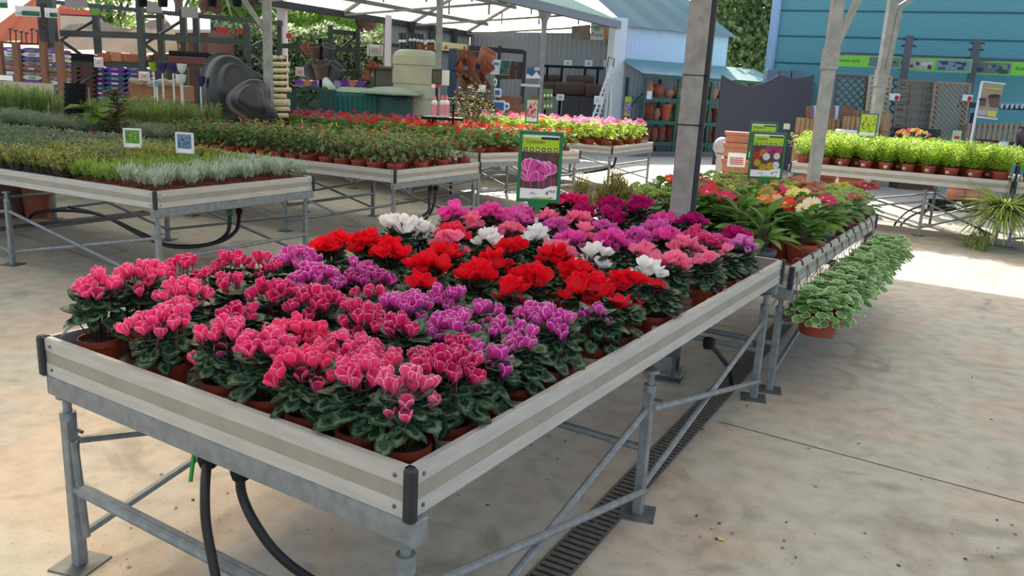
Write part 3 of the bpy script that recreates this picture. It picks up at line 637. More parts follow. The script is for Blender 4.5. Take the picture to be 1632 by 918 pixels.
KC=[(mat('bud_green',(150,176,84),.6),'green-budded'),(mat('bud_rust',(178,104,70),.6),'rust-budded'),(mat('bud_red',(176,42,62),.6),'red-flowered'),(mat('bud_pinkish',(190,120,104),.6),'dusky-budded'),(mat('bud_yellow',(206,196,74),.6),'yellow-flowered')]
DPOT=pot_mesh('pot',.085,.062,.12,GREYP,n=18)
GC=dict(o=mat('ray_orange',(240,140,36),.5,trans=.35),p=mat('ray_pink',(228,36,110),.5,trans=.35),m=mat('ray_magenta',(206,44,110),.5,trans=.35),c=mat('ray_cream',(244,230,196),.5,trans=.35),y=mat('ray_pale_yellow',(240,232,140),.5,trans=.35),s=mat('ray_salmon',(238,184,160),.5,trans=.35),r=mat('ray_red',(226,66,36),.5,trans=.35),w=mat('ray_yellow',(236,196,44),.5,trans=.35))
GN=dict(o='orange',p='hot pink',m='magenta',c='cream',y='pale yellow',s='pale salmon',r='orange-red',w='golden yellow')
used=[]
# gerberas placed where their flowers stand (pixel of the flower head, colour)
gl=[(1225,318,'o'),(1218,330,'o'),(1243,312,'p'),(1316,326,'m'),(1308,338,'c'),(1298,344,'c'),(1268,318,'y'),(1283,324,'y'),(1240,331,'s'),(1256,335,'r'),(1136,312,'r'),(1145,308,'r'),(1166,314,'r'),(1131,316,'p'),(1160,324,'p'),(1098,312,'w'),(1104,318,'w'),(1093,330,'w'),(1050,296,'c'),(1062,298,'r')]
gerb={}
for px,py,c in gl:
    w=Z(px,py,Z2+.21); w[0]=min(-.06,max(-1.25,w[0])); w[1]=min(5.75,w[1])
    k=min(gerb,key=lambda q:np.hypot(q[0]-w[0],q[1]-w[1])) if gerb else None
    if k and np.hypot(k[0]-w[0],k[1]-w[1])<.17 and gerb[k][0]==c: gerb[k][1].append((px,py))
    else: gerb[(w[0],w[1])]=(c,[(px,py)])
pos2=[]
gi={}
for (x,y),(c,fl) in gerb.items():
    while any(np.hypot(x-a,y-b)<.14 for a,b in pos2): y+=.05; x-=.01
    pos2.append((x,y)); gi[c]=gi.get(c,-1)+1; r=random.Random(len(pos2))
    t=thing('potted_gerbera',f'gerbera with {GN[c]} daisy flower, {od(gi[c])} of that colour on the second bench','potted plant',(x,y,ZB2),0,'gerberas on the hook-pot bench')
    part('pot',DPOT if r.random()<.4 else MPOT,t); part('foliage',LF2[len(pos2)%3],t,(0,0,.11),(0,0,r.uniform(0,6)),1.05)
    for k in range(max(len(fl),1+(c in 'omrp'))):
        part('flower',GERB[k%2],t,(.03*k-.02,.03*k-.01,.335-.02*k),(r.uniform(.35,.8),r.uniform(-.4,.2),0),r.uniform(1.15,1.5),GC[c])
# leafy plants in dark pots along the near end
for k,(px,py) in enumerate(((1215,385),(1255,372),(1180,365),(1232,360),(1290,372),(1165,348))):
    w=Z(px,py,Z2+.08); x=min(-.1,w[0]); y=max(3.27,w[1])
    while any(np.hypot(x-a,y-b)<.15 for a,b in pos2): y+=.04; x-=.03
    pos2.append((x,y)); t=thing('leafy_plant',('green long-leaved plant in grey pot beside the pale orchid cyclamen','green long-leaved plant in dark grey pot at the rail corner','green long-leaved plant just behind the wine purple cyclamens','green long-leaved plant between the two grey pots','dark leafy plant beside the first hook','small leafy plant right of the tall grey column')[k],'potted plant',(x,y,ZB2))
    part('pot',DPOT if k!=4 else MPOT,t); part('foliage',LF[k%3],t,(0,0,.11),(0,0,k*1.3),1.15)
kn=0
for i,j,x,y,r in rows((.035,3.14),0,-.11,-1.3,.5,2.72,.19,.19,.1,31):
    if any(np.hypot(x-a,y-b)<.145 for a,b in pos2): continue
    if y<4.0 and x>-.9 and r.random()<.6 or y<3.75: continue
    pos2.append((x,y)); m_,n_=KC[[0,1,0,3,0,1,4,3,2,0][r.randrange(10)]]
    t=thing('potted_kalanchoe',f'{n_} flat-topped kalanchoe, {od(j)} row back, {od(i)} in from the hook rail','potted plant',(x,y,ZB2),0,'kalanchoes on the hook-pot bench')
    part('pot',TPOT,t); part('foliage',KA[r.randrange(3)],t,(0,0,.10),(0,0,r.uniform(0,6)),(1.1,1.1,1.4)); part('flower_cluster',KF[r.randrange(3)],t,(0,0,.11),(0,0,r.uniform(0,6)),(1.15,1.15,r.uniform(1,1.25)),m_)
# kalanchoe / conifer shrubs at the far rail behind the cyclamens
def conifer(seed,n,h,rad):
    r=random.Random(seed); b=MB()
    for i in range(n):
        a=i*2.4; f=r.random(); R=rad*math.sqrt(r.random()); p1=np.array([R*math.cos(a),R*math.sin(a),h*(.35+.65*(1-(R/rad)**2)*r.uniform(.6,1))])
        b.tube([(R*.2*math.cos(a),R*.2*math.sin(a),0),tuple(p1*np.array([.8,.8,.5])),tuple(p1)],.002,3,mi=1,cap=False)
        for k in range(16):
            q=.3+.7*(k+r.random()*.5)/16; p=p1*np.array([.25+.75*q,.25+.75*q,q])
            b.inst(NEED,p,aim(k*2.4,.8+r.uniform(-.4,.3)),.046*r.uniform(.7,1.2),mi=0 if q<.72 else 2)
    return b
CG=leafmat('conifer_dark',(84,100,56),(104,120,66),.3); CY2=leafmat('conifer_gold',(182,172,92),(200,186,110),.4)
for k,(x,y,h,rad,l) in enumerate(((-1.2,3.52,.36,.17,'bushy golden-tipped conifer shrub behind the cyclamens, right of the price sign'),(-1.42,3.62,.36,.08,'slim golden-tipped conifer beside the green price sign'))):
    t=thing('conifer_shrub',l,'potted plant',(x if k==0 else -1.31,y if k==0 else 3.27,ZB2)); part('pot',MPOT,t,sc=1.0 if k==0 else .8); part('foliage',conifer(k,190 if k==0 else 70,h*1.08,rad).mesh('foliage',True,[CG,HST,CY2]),t,(0,0,.10))
# hanging pots with variegated leaves on the outer rail
VAR=leafmat('variegated_leaf',(104,160,84),(124,178,98),.35,.45,sc=12,rim=(236,240,206),rimpos=(.78,.97))
def trail(seed):
    r=random.Random(seed); b=MB()
    for i in range(130):
        q=i/130;a=i*2.399; R=.155*math.sqrt(q)*r.uniform(.8,1.08); z=.11*(1-1.25*q*q)*r.uniform(.7,1.1)
        b.inst(ROUND,(R*math.cos(a),R*math.sin(a),z),aim(a-PI/2+r.uniform(-.5,.5),.25-.9*q+r.uniform(-.3,.3),r.uniform(-.3,.3)),.06*r.uniform(.7,1.15))
    for i in range(8): a=i*.8; b.tube([(0,0,-.02),(.07*math.cos(a),.07*math.sin(a),.06),(.13*math.cos(a),.13*math.sin(a),.0)],.0025,4,mi=1)
    return b.mesh('foliage',True,[VAR,HST])
TR=[trail(i) for i in range(3)]
HP=pot_mesh('pot',.125,.09,.125,TERRAP,n=22); HL=label_mesh(.125,.09,.125,-1.45,.42,.06,.09)
b=MB(); hk=[]
for i in range(11):
    a=-.2+i/10*(PI+.6); hk.append((.0,.028*math.cos(a)+.0,.028*math.sin(a)))
b.tube(hk+[(0,-.022,-.035)],.0055,6); HK=b.mesh('hook',True,[BROWNP])
def wires():
    b=MB()
    for a in(.5,2.6,4.7): b.tube([(0,-.022,-.035),(.11*math.cos(a),.11*math.sin(a)-.02,-.30)],.0022,4)
    return b.mesh('hanger_wire',True,[BROWNP])
HWI=wires()
for k in range(11):
    y=3.25+k*.25; x=.035+.15; zt=Z2
    t=thing('hanging_pot',f'hanging pot of variegated round leaves, {od(k)} along the hook rail','hanging plant',(x,y,zt-.36),0,'hanging pots on the outer rail')
    po=part('pot',HP,t)
    if k%3==0: part('price_label',HL,po)
    part('foliage',TR[k%3],t,(0,0,.115),(0,0,k*1.1),1.0)
    part('hook',HK,t,(-.150,0,.365),(0,0,-PI/2)); part('hanger_wire',HWI,t,(-.128,0,.36),(0,0,-PI/2),(1,1,.85))
# trailing grassy plant hanging from the end bench
b=MB(); r=random.Random(5)
for i in range(420):
    a=r.uniform(0,6.28); L=r.uniform(.25,.55); b.inst(BLADE,(.05*math.cos(a),.05*math.sin(a),.1),aim(a-PI/2,r.uniform(.1,1.25),r.uniform(-.3,.3)),L*.9)
for i in range(9):
    a=r.uniform(2.2,5.4); e=np.array([.32*math.cos(a)*r.uniform(.6,1.3),.3*math.sin(a),-r.uniform(.15,.42)]); b.tube([(0,0,.1),tuple(e*np.array([.7,.7,-.2])),tuple(e)],.002,4,mi=1)
    for k in range(30): b.inst(BLADE,e*r.uniform(.8,1),aim(k*2.4,r.uniform(-.6,1.1)),.14)
SPI=leafmat('grassy_leaf',(138,160,78),(164,180,98),.4,sc=6)
p=G(1600,338,9.6); t=thing('hanging_grassy_plant','trailing grassy plant hanging at the end of the marguerite bench','hanging plant',(p[0],p[1],p[2]-.08)); part('foliage',b.mesh('foliage',True,[SPI,HST]),t); part('pot',pot_mesh('pot',.11,.08,.12,BROWNP),t,(0,0,-.02)); part('hook',HK,t,(0,.12,.50),(0,0,0),1.2)
b=MB()
for a in(.5,2.6,4.7): b.tube([(.10*math.cos(a),.10*math.sin(a),.1),(0,.1,.46)],.0025,4)
part('hanger_wire',b.mesh('hanger_wire',True,[BROWNP]),t)
# lantana and a big-leaf plant
def mound(seed,n,rad,h,T,L,ms):
    r=random.Random(seed); b=MB()
    for i in range(n):
        a=r.uniform(0,6.28);R=rad*math.sqrt(r.random()); z=h*math.sqrt(max(.02,1-(R/rad)**2))*r.uniform(.6,1); b.inst(T,(R*math.cos(a),R*math.sin(a),z),aim(a-PI/2+r.uniform(-.6,.6),r.uniform(-.3,.7),r.uniform(-.4,.4)),L*r.uniform(.7,1.2))
    b.tube([(0,0,0),(0,0,h*.7)],.006,5,mi=1); return b.mesh('foliage',True,ms)
p=G(1450,240,13.2); t=thing('lantana','lantana with orange and pink flower heads behind the marguerites','potted plant',(p[0],p[1],ZE-.03)); part('pot',MPOT,t); part('foliage',mound(3,160,.3,.33,BROAD,.08,[MAR,HST]),t,(0,0,.1))
for k in range(16):
    r=random.Random(k); a=k*2.4;R=.27*math.sqrt((k+.5)/16); part('flower_head',UMB[k%3],t,(R*math.cos(a),R*math.sin(a),.50-R*R*1.2),(0,0,0),1.1,(mat('lantana_orange',(236,150,76),.5,trans=.3),mat('lantana_pink',(226,120,130),.5,trans=.3),mat('lantana_yellow',(240,206,90),.5,trans=.3))[k%3])
# ================================================================ SIGNS ON STAKES
PICB=mat('picture_dark',(66,52,44),.6,c2=(104,60,58),sc=30)
PINKP=mat('printed_pink',(206,60,146),.5,rim=(250,206,232),rimpos=(.3,.95)); MAUVE=mat('printed_mauve',(170,60,110),.5)
def sign(loc,rot,w,h,stakeh,title,label,kind,price=None,fr=GREENF,stake=STAKE,header=True,name='plant_sign'):
    t=thing(name,label,'sign',loc,rot); f=.045*w/.19+.004; z0=stakeh
    m=MB(); m.box((0,0,(z0-.08)/2),(.016,.006,z0-.08)); m.build('stake',stake,t,local=True)
    m=MB()
    rr=.012
    for x in(-w/2,w/2): m.box((x,0,z0+h/2),(.016,.014,h+.0))
    for z in(z0,z0+h): m.box((0,0,z),(w+.016,.014,.016))
    m.box((0,.004,z0+h/2),(w,.004,h))
    if header: m.poly([(-.035,-.03),(.035,-.03),(.05,0),(-.05,0)],.012,(0,0,z0)); m.box((0,0,z0-.04),(.026,.014,.04))
    m.build('frame',fr,t,local=True,bev=.005)
    def pl(nm,x0,x1,za,zb_,y,mt,par=t): m=MB(); m.box(((x0+x1)/2*w,y,z0+(za+zb_)/2*h),((x1-x0)*w,.001,(zb_-za)*h)); return m.build(nm,mt,par,local=True)
    pl('sheet',-.46,.46,.03,.97,.0005,PAPER)
    if header:
        pl('header',-.46,.46,.70,.93,-.0005,LIME); pl('strip',.0,.44,.905,.94,-.0012,INK); 
        pl('picture',-.46,.46,.18,.72,-.0010,PICB)
        text(title,h*.085,t,(-.38*w,-.0015,z0+.845*h),(PI/2,0,0),INK,sx=.9)
        text('. . . . . . . .',h*.03,t,(-.38*w,-.0015,z0+.815*h),(PI/2,0,0),INK)
        m=MB()
        for k in range(6): m.box(((-.37+k*.148)*w,-.0014,z0+.755*h),(.085*w,.0008,.055*h)); m.box(((-.37+k*.148)*w,-.0020,z0+.755*h),(.03*w+.01*w*(k%3),.0006,.026*h),rot=0,mi=1)
        m.build('icons',[INK,PAPER],t,local=True)
    else: pl('picture',-.44,.44,.2,.95,-.0008,kind[0])
    r=random.Random(hash(title)%97 if False else len(title)); m=MB()
    def fl(x,z,s,T,a,mi,y): m.add((T[0]*s)@np.array([[1,0,0],[0,0,1.],[0,-.02,0]])@Ry(a).T+np.array([x*w,y,z0+z*h]),T[1],T[2],mi)
    if kind=='cyc':
        PT=(np.array([[v[0],v[2],v[1]*0] for v in PET_A[0]]),PET_A[1],PET_A[2])
        for k,(x,z,s,n) in enumerate(((-.05,.42,.16,5),(-.32,.46,.15,5),(.22,.44,.14,4),(-.30,.34,.13,4),(.05,.34,.10,3))):
            for q in range(n): fl(x*.72,z-.04,s*h*1.35,PT,(q-(n-1)/2)*.5+r.uniform(-.1,.1),0,-.0016-.0004*((k*3+q)%7))
        for x in(-.38,-.2,0,.12,.3,.38): m.box((x*w,-.0013,z0+.27*h),(.03*w,.0006,.14*h),mi=1)
        m.build('printed_flower',[PINKP,MAUVE],t,local=True)
    elif kind in('ger','kal'):
        cs=[GC['o'],GC['m'],WHITE,GC['w'],GC['r'],MAUVE]
        DT=(np.array([[v[0],v[1],0] for v in RAY[0]]),RAY[1],np.zeros(len(RAY[0])))
        sp=[(-.12,.56,.1,0),(.2,.62,.11,1),(-.02,.48,.09,2),(-.28,.34,.09,3),(.12,.27,.1,3),(.3,.3,.09,2),(-.32,.5,.09,4),(.3,.5,.08,2),(-.1,.24,.09,3),(.02,.66,.07,5),(.38,.62,.07,5)] if kind=='ger' else [(-.36+.11*i+.05*(j%2),.24+.075*j,.075,2 if j<4 else 3) for i in range(8) for j in range(7)]
        for k,(x,z,s,ci) in enumerate(sp):
            n=14 if kind=='ger' else 6
            for q in range(n): fl(x,z,s*h,DT,q*2*PI/n,ci,-.0016-.0005*(k%5))
        m.build('printed_flower',cs,t,local=True)
    elif isinstance(kind,tuple):
        for k in range(60):
            fl(r.uniform(-.4,.4),r.uniform(.24,.85),h*r.uniform(.05,.13),(np.array([[v[0],v[1],0] for v in TINY[0]]),TINY[1],TINY[2]),r.uniform(0,6),k%2,-.0014-.0003*(k%4))
        m.build('printed_foliage',list(kind[1:3]),t,local=True)
    # white price band with a wavy top
    if header:
        m=MB(); m.poly([(-.46*w,.03*h),(.46*w,.03*h),(.46*w,.23*h),(.3*w,.225*h),(.12*w,.18*h),(-.1*w,.165*h),(-.46*w,.185*h)],.001,(0,-.0045,z0)); m.build('price_band',PAPER,t,local=True)
        m=MB(); m.box((-.15*w,-.0053,z0+.12*h),(.10*w,.0006,.008*h)); m.box((-.13*w,-.0053,z0+.1*h),(.2*w,.0006,.006*h)); m.box((.1*w,-.0053,z0+.045*h),(.5*w,.0006,.02*h),mi=1); m.build('small_print',[INK,LIME],t,local=True)
        if price:
            text(price[0],h*.10,t,(.17*w,-.0055,z0+.085*h),(PI/2,0,0),INK); text(price[1],h*.06,t,(.26*w,-.0055,z0+.125*h),(PI/2,0,0),INK)
            text('Unitat',h*.026,t,(.27*w,-.0055,z0+.05*h),(PI/2,0,0),INK)
    else: pl('price_strip',-.44,.44,.05,.2,-.0012,PAPER)
    return t
sign((-.90,2.02,ZP+.068),FACE+.03,.186,.31,.335,'Ciclamen','green-framed price sign with pink flower picture standing among the cyclamens','cyc',('4','95€'))
p=Z(1224,300,.9); sign((p[0],p[1]-.15,Z2-.04),FACE+.05,.255,.345,.315,'Gerbera','green-framed sign with daisy picture standing among the gerberas','ger',('4','95€'))
p=Z(1205,283,.9); sign((p[0]+.06,p[1]-.16,Z2-.04),FACE+.05,.235,.31,.405,'Kalanchoe','green-framed sign with white flower picture, partly behind the daisy sign','kal')
p=G(1381,218,11.2); sign((p[0],p[1],ZE-.04),FACE-.1,.225,.31,p[2]-ZE+.04,'','narrow green-framed sign with leafy yellow picture over the marguerites',(mat('pic_yellow',(190,196,60),.6),mat('pic_leaf',(84,104,40),.6),LIME),header=False)
p=G(847,195,11.5); sign((p[0],p[1],ZB),FACE,.17,.32,p[2]-ZB,'','narrow green-framed sign with pink flower picture over the geraniums',(mat('pic_pinkbg',(190,200,170),.6),PK,RD),header=False)
p=G(212,234,6.6); sign((p[0],p[1],ZB+.07),FACE+.15,.125,.14,p[2]-ZB-.07,'','small white-framed herb card with green picture on yellow stake',(mat('pic_green',(96,148,60),.6),mat('pic_green2',(60,110,50),.6),LIME),fr=WHITE,stake=YEL,header=False,name='herb_card')
p=G(295,243,6.5); sign((p[0],p[1],ZB+.07),FACE-.1,.135,.15,p[2]-ZB-.07,'','small white-framed herb card with blue flower picture on yellow stake',(mat('pic_blue',(120,140,170),.6),mat('pic_violet',(74,84,190),.6),mat('pic_green2',(60,110,50),.6)),fr=WHITE,stake=YEL,header=False,name='herb_card')
# ================================================================ BACKGROUND helpers
FH=np.array([math.sin(YAW),math.cos(YAW),0.])          # level viewing direction
def fb(m,x0,y0,x1,y1,d,th=.05,mi=0,zb=None,zt=None,dr=0,tilt=0):
    """box whose aisle side fills x0..x1, y0..y1 as surveyed at distance d"""
    cx=(x0+x1)/2; a=G(cx,y1,d); b=G(cx,y0,d); w=abs(x1-x0)*d/F; z0=a[2] if zb is None else zb; z1=b[2] if zt is None else zt
    c=(a+b)/2+FH*th/2; m.box((c[0],c[1],(z0+z1)/2),(w,th,z1-z0),rot=FACE+dr,mi=mi,tilt=tilt); return m
def fbar(m,p,q,d,w=.06,d2=None,mi=0): m.bar(G(*p,d),G(*q,d2 or d),w,mi=mi); return m
def base(px,py,d,z=0): p=G(px,py,d); return (p[0],p[1],z)
def one(name,label,cat,mt,*rects,d,th=.05,group=None,bev=0,**k):
    m=MB()
    for r in rects: fb(m,*r,d,th,**k)
    return tag(m.build(name,mt,bev=bev),label,cat,group)
def pots(specs,d,mt,grp,lab,name='terracotta_pot',shape=0,z=None):
    out=[]
    for k,(px,yt,yb,w) in enumerate(specs):
        b=G(px,yb,d); t_=G(px,yt,d); h=t_[2]-b[2]; R=w*d/F/2; m=MB()
        pr={0:[(R*.62,0),(R*.70,.005),(R*.92,h*.8),(R*.93,h*.8),(R,h*.82),(R,h),(R*.9,h),(R*.65,h*.4)],
            1:[(R*.5,0),(R*.62,.01),(R*.95,h*.45),(R,h*.62),(R*.82,h*.86),(R*.72,h*.92),(R*.82,h),(R*.7,h),(R*.6,h*.85)],
            2:[(R*.55,0),(R*.6,.01),(R*.75,h*.5),(R,h),(R*.92,h),(R*.7,h*.5)]}[shape]
        m.lathe(pr,(b[0],b[1],b[2]),16,cap=(True,False)); mm=mt if not isinstance(mt,(list,tuple)) else mt[k%len(mt)]
        o=m.build(name,mm,smooth=False,auto=True); tag(o,lab.format(od(k)),'pot',grp); out.append(o)
    return out
def vpost(m,px,py,d,w,z0,z1,dep=None): p=G(px,py,d); m.box((p[0],p[1],(z0+z1)/2),(w,dep or w,z1-z0),rot=FACE)
# ================================================================ STRUCTURE: posts
def post(px,py,d,w,ztop,label,mt,zsplice=None,brace=None,dep=None):
    p=G(px,py,d); t=thing('roof_post',label,'post',(p[0],p[1],0),FACE)
    m=MB(); m.box((0,0,ztop/2),(w,dep or w,ztop)); m.box((0,0,.006),(w*2.2,w*2.2,.012)); m.build('shaft',mt,t,local=True,bev=.004)
    if zsplice:
        m=MB(); m.box((0,-w*.06,zsplice),(w*1.28,w*1.2,w*1.9))
        for s in(-1,1):
            for q in(-1,1): m.sphere((s*w*.42,-w*.68,zsplice+q*w*.6),w*.07,6,4)
        m.build('splice_plate',mt,t,local=True)
    for a,b in brace or (): m=MB(); m.bar(a,b,w*.55); m.build('brace',mt,t,local=True)
    return t
p=G(1082,300,4.55)
t=thing('concrete_column','tall grey column rising between the two nearest benches','post',(-.595,3.085,0),math.radians(14))
m=MB(); m.box((0,0,2.3),(.11,.095,4.6)); m.box((0,0,.01),(.22,.2,.02)); m.build('shaft',COLG,t,local=True,bev=.006)
m=MB(); m.box((.056+.012,.012,2.3),(.026,.05,4.6)); m.build('dark_side_strip',DARKG,t,local=True)  # dark strip running up the column's right side
m=MB(); m.box((.006,0,1.42),(.128,.10,.006)); m.box((.006,0,1.68),(.128,.10,.004)); m.build('cable_tie',BLACKP,t,local=True)
post(1296,285,8.3,.105,4.3,'galvanised roof post with bolted splice plate in front of the marguerite bench',STEEL,2.02,[((.03,0,2.1),(.36,.0,3.1))])
post(1383,262,13.3,.135,4.3,'galvanised roof post behind the marguerites, with forked brackets on top',STEEL,2.05,[((.05,-.05,2.1),(.10,-.05,3.1)),((-.02,0,3.3),(-.55,.0,3.9)),((0,0,3.05),(.45,0,3.4)),((.05,0,3.2),(.6,0,4.0))])
EV0,EV1=G(430,150,12.3),G(985,150,23.6)
EV0[2]=EV1[2]=0; EDIR=(EV1-EV0)/np.linalg.norm(EV1-EV0); BACK=np.array([-EDIR[1],EDIR[0],0]); EH=3.6
for px,d,l,b in((428,12.3,'galvanised shed post beside the black pond moulds',[((-.05,0,2.25),(-.95,0,3.5))]),(697,16.05,'galvanised shed post beside the beige water tank',None),(861,19.8,'galvanised shed post before the reed rolls',None)):
    t=post(px,150,d,.115,EH-.1,l,STEEL,None,b)
    m=MB(); m.lathe([(.06,EH-.62),(.075,EH-.4),(.2,EH-.12)],(0,0,0),4); m.build('funnel_head',STEEL,t,local=True)
# ---- open shed: gutter, translucent roof, back wall
ROOFT=mat('translucent_sheet',(226,230,228),.8,trans=.55,tcol=(236,240,238),spec=.1); ROOFG=mat('green_translucent_sheet',(112,152,140),.8,trans=.4,tcol=(150,200,184),spec=.1); TEALR=mat('teal_roof_sheet',(40,92,104),.9,c2=(34,82,94),sc=.6,spec=.1)
CORR=mat('grey_corrugated',(146,148,156),.5,.1); BLUEW=mat('white_corrugated',(206,214,236),.45)
def sheet(a,b,c,d,pitch,amp,name,mt,th=.0):
    """corrugated sheet a-b (along), d-c opposite edge; ribs run from ab to dc"""
    a,b,c,d=[np.array(q,float) for q in(a,b,c,d)]; L=np.linalg.norm(b-a); n=max(4,int(L/pitch)*2); nn=np.cross(b-a,d-a); nn/=np.linalg.norm(nn); V=[];
    for i in range(n+1):
        u=i/n; off=nn*amp*(1 if i%2 else -1); V+= [a+(b-a)*u+off,d+(c-d)*u+off]
    m=MB(); m.add(V,[(2*i,2*i+2,2*i+3,2*i+1) for i in range(n)]); o=m.build(name,mt); return struct(o)
up=np.array([0,0,1.])
BD=5.2; RZ=EH+1.0; BZ=3.3
F0=EV0-EDIR*7+up*EH; F1=EV1+up*EH; R0=F0+BACK*BD*.5+up*1.0; R1=F1+BACK*BD*.5+up*1.0; B0=F0+BACK*BD+up*(BZ-EH); B1=F1+BACK*BD+up*(BZ-EH)
sheet(F0,F1,R1,R0,.2,.012,'roof_front_slope',ROOFG); sheet(R0,R1,B1,B0,.2,.012,'roof_back_slope',ROOFT)
m=MB(); m.bar(F0-up*.1,F1-up*.1,.16,.2); struct(m.build('trim_3',GALV))
m=MB(); m.bar(B0-up*.08,B1-up*.08,.1,.16); struct(m.build('trim_4',DARKG))
k=0
for f in np.linspace(.12,.88,5):
    t=thing('roof_purlin',f'long steel purlin under the shed roof, {od(k)} back from the gutter','beam',tuple(F0),0,'shed roof purlins'); 
    z=1.0*(f/.5) if f<.5 else 1.0-(1.0+EH-BZ)*(f-.5)/.5
    m=MB(); m.bar(F0+BACK*BD*f+up*(z-.09),F1+BACK*BD*f+up*(z-.09),.06,.1); m.build('beam',mat('purlin_steel',(120,116,110),.6,.2),t); k+=1
L_=np.linalg.norm(F1-F0)
for k in range(8):
    a=F0+EDIR*(L_*(k+.1)/7.2); t=thing('roof_truss',f'steel roof truss of the open shed, {od(k)} from the racking end','truss',tuple(a),0,'shed roof trusses'); m=MB(); e=a+BACK*BD*.5+up*.92; g=a+BACK*BD+up*(BZ-EH); TS=mat('truss_steel',(138,132,122),.6,.2)
    m.bar(a-up*.06,e,.07); m.bar(e,g-up*.06,.07); m.build('rafter',TS,t); m=MB(); m.bar(a-up*.1,g-up*.1,.05); m.build('tie_bar',TS,t); m=MB(); m.bar(a+BACK*BD*.5-up*.1,e,.04); m.build('strut',TS,t); m=MB(); m.bar(a+BACK*BD*.25-up*.1,a+BACK*BD*.25+up*.42,.035); m.build('strut',TS,t); m=MB(); m.bar(a+BACK*BD*.75-up*.1,a+BACK*BD*.75+up*.28,.035); m.build('strut',TS,t)
bs=G(622,150,22.4); bs[2]=0; s0=(bs-EV0)@EDIR; W0=EV0+EDIR*s0+BACK*BD; W1=EV1+BACK*BD
sheet(W0,W1,W1+up*BZ,W0+up*BZ,.16,.02,'wall_shed_back',CORR); sheet(EV1+BACK*.2,W1,W1+up*3.3,EV1+BACK*.2+up*3.3,.16,.02,'wall_shed_end',CORR)
m=MB()
for f in(.25,.5,.75): p=W0+(W1-W0)*f-BACK*.12; m.box((p[0],p[1],1.65),(.12,.12,3.3),rot=math.atan2(EDIR[1],EDIR[0]))
for z in(1.9,2.6): m.bar(W0-BACK*.1+up*z,W1-BACK*.1+up*z,.05,.08)
struct(m.build('trim_5',DARKG))
# right-hand closed shed, its teal roof, awning and white corner post
C0=G(985,150,23.6); C1=G(1152,150,25.5); C0[2]=C1[2]=0; D2=(C1-C0)/np.linalg.norm(C1-C0); N2=np.array([-D2[1],D2[0],0])
sheet(C0,C1,C1+up*3.6,C0+up*3.6,.14,.012,'wall_store_front',BLUEW)
sheet(C0+up*3.5-N2*.2,C1+up*3.5-N2*.2+D2*.2,C1+up*3.6+N2*7+up*3.6+D2*.2,C0+up*3.6+N2*7+up*3.6,.9,.012,'roof_store',TEALR)
sheet(C1+D2*.0,C1+N2*7,C1+N2*7+up*3.6,C1+up*3.6,.14,.012,'wall_store_side',BLUEW)
m=MB(); q=C0-N2*.1-D2*.25; m.box((q[0],q[1],1.85),(.42,.3,3.7),rot=math.atan2(D2[1],D2[0])); struct(m.build('column_shed_corner',WHITE))
AW=mat('awning_sheet',(128,164,158),.5,c2=(116,152,148),sc=3)
t=thing('awning','sloping green corrugated awning over the terracotta pot shelves','awning',tuple(C0+up*2.45),0)
a=C0-D2*.1+up*2.62; b=C1+D2*1.2+up*2.62; V=[];n=90
for i in range(n+1):
    u=i/n; V+=[a+(b-a)*u+up*(.012 if i%2 else 0),a+(b-a)*u-N2*1.25-up*.42+up*(.012 if i%2 else 0)]
m=MB(); m.add(V,[(2*i,2*i+1,2*i+3,2*i+2) for i in range(n)]); m.build('sheet',AW,t); m=MB(); m.bar(a-N2*1.2-up*.46,b-N2*1.2-up*.46,.05); m.build('front_rail',GRACK,t)
# shelving of pots under it
SH0=C0-N2*1.05; SL=np.linalg.norm(C1-C0)+.6
t=thing('pot_shelving','green steel shelving of terracotta pots under the awning','shelving',tuple(SH0),math.atan2(D2[1],D2[0]))
for x in(.15,1.35,2.6,3.8,SL):
    for y in(0,.85): m=MB(); m.box((x,y,1.05),(.07,.06,2.1)); m.build('upright',GRACK,t,local=True)
for x in(.15,1.35,2.6,3.8,SL):
    m=MB()
    for z0,z1,y0,y1 in((.5,1.1,0,.85),(1.1,1.75,.85,0)): m.bar((x,y0,z0),(x,y1,z1),.035)
    m.build('frame_brace',GRACK,t,local=True)
for z in(.32,.92,1.55): 
    m=MB(); m.box((SL/2+.1,.42,z),(SL,.85,.03)); m.box((SL/2+.1,0,z-.04),(SL,.04,.11)); m.build('shelf',GRACK,t,local=True)
DA=math.atan2(D2[1],D2[0]); r=random.Random(4)
names={.32:'bottom',.92:'middle',1.55:'top'}
PCOL=[TERRA,TERRAL,mat('terracotta_dark',(140,64,44),.7),TERRAL]; OL=mat('olive_glaze',(112,128,60),.35); ORG=mat('orange_glaze',(220,110,70),.4)
for z in(.32,.92,1.55):
    x=.4; k=0
    while x<SL-.1:
        R=r.uniform(.11,.19); h=r.uniform(.28,.5) if z<1 else r.uniform(.25,.45); x+=R
        c=SH0+D2*x+N2*r.uniform(.2,.3)+up*(z+.016); m=MB(); sh=r.random()
        gl=z==.92 and 0.9<x<1.9
        if sh<.45: pr=[(R*.62,0),(R*.95,h*.8),(R,h*.82),(R,h),(R*.88,h),(R*.6,h*.3)]
        else: pr=[(R*.5,0),(R*.95,h*.45),(R,h*.62),(R*.72,h*.9),(R*.85,h),(R*.7,h),(R*.6,h*.85)]
        m.lathe(pr,tuple(c),14,cap=(True,False)); o=m.build('terracotta_pot',(OL if k%2 else ORG) if gl else PCOL[r.randrange(4)],auto=True)
        tag(o,f'{"glazed" if gl else "terracotta"} pot on the {names[z]} green shelf, {od(k)} from the white corner post','pot','pots on the green shelving'); x+=R+.03; k+=1
r=random.Random(9)
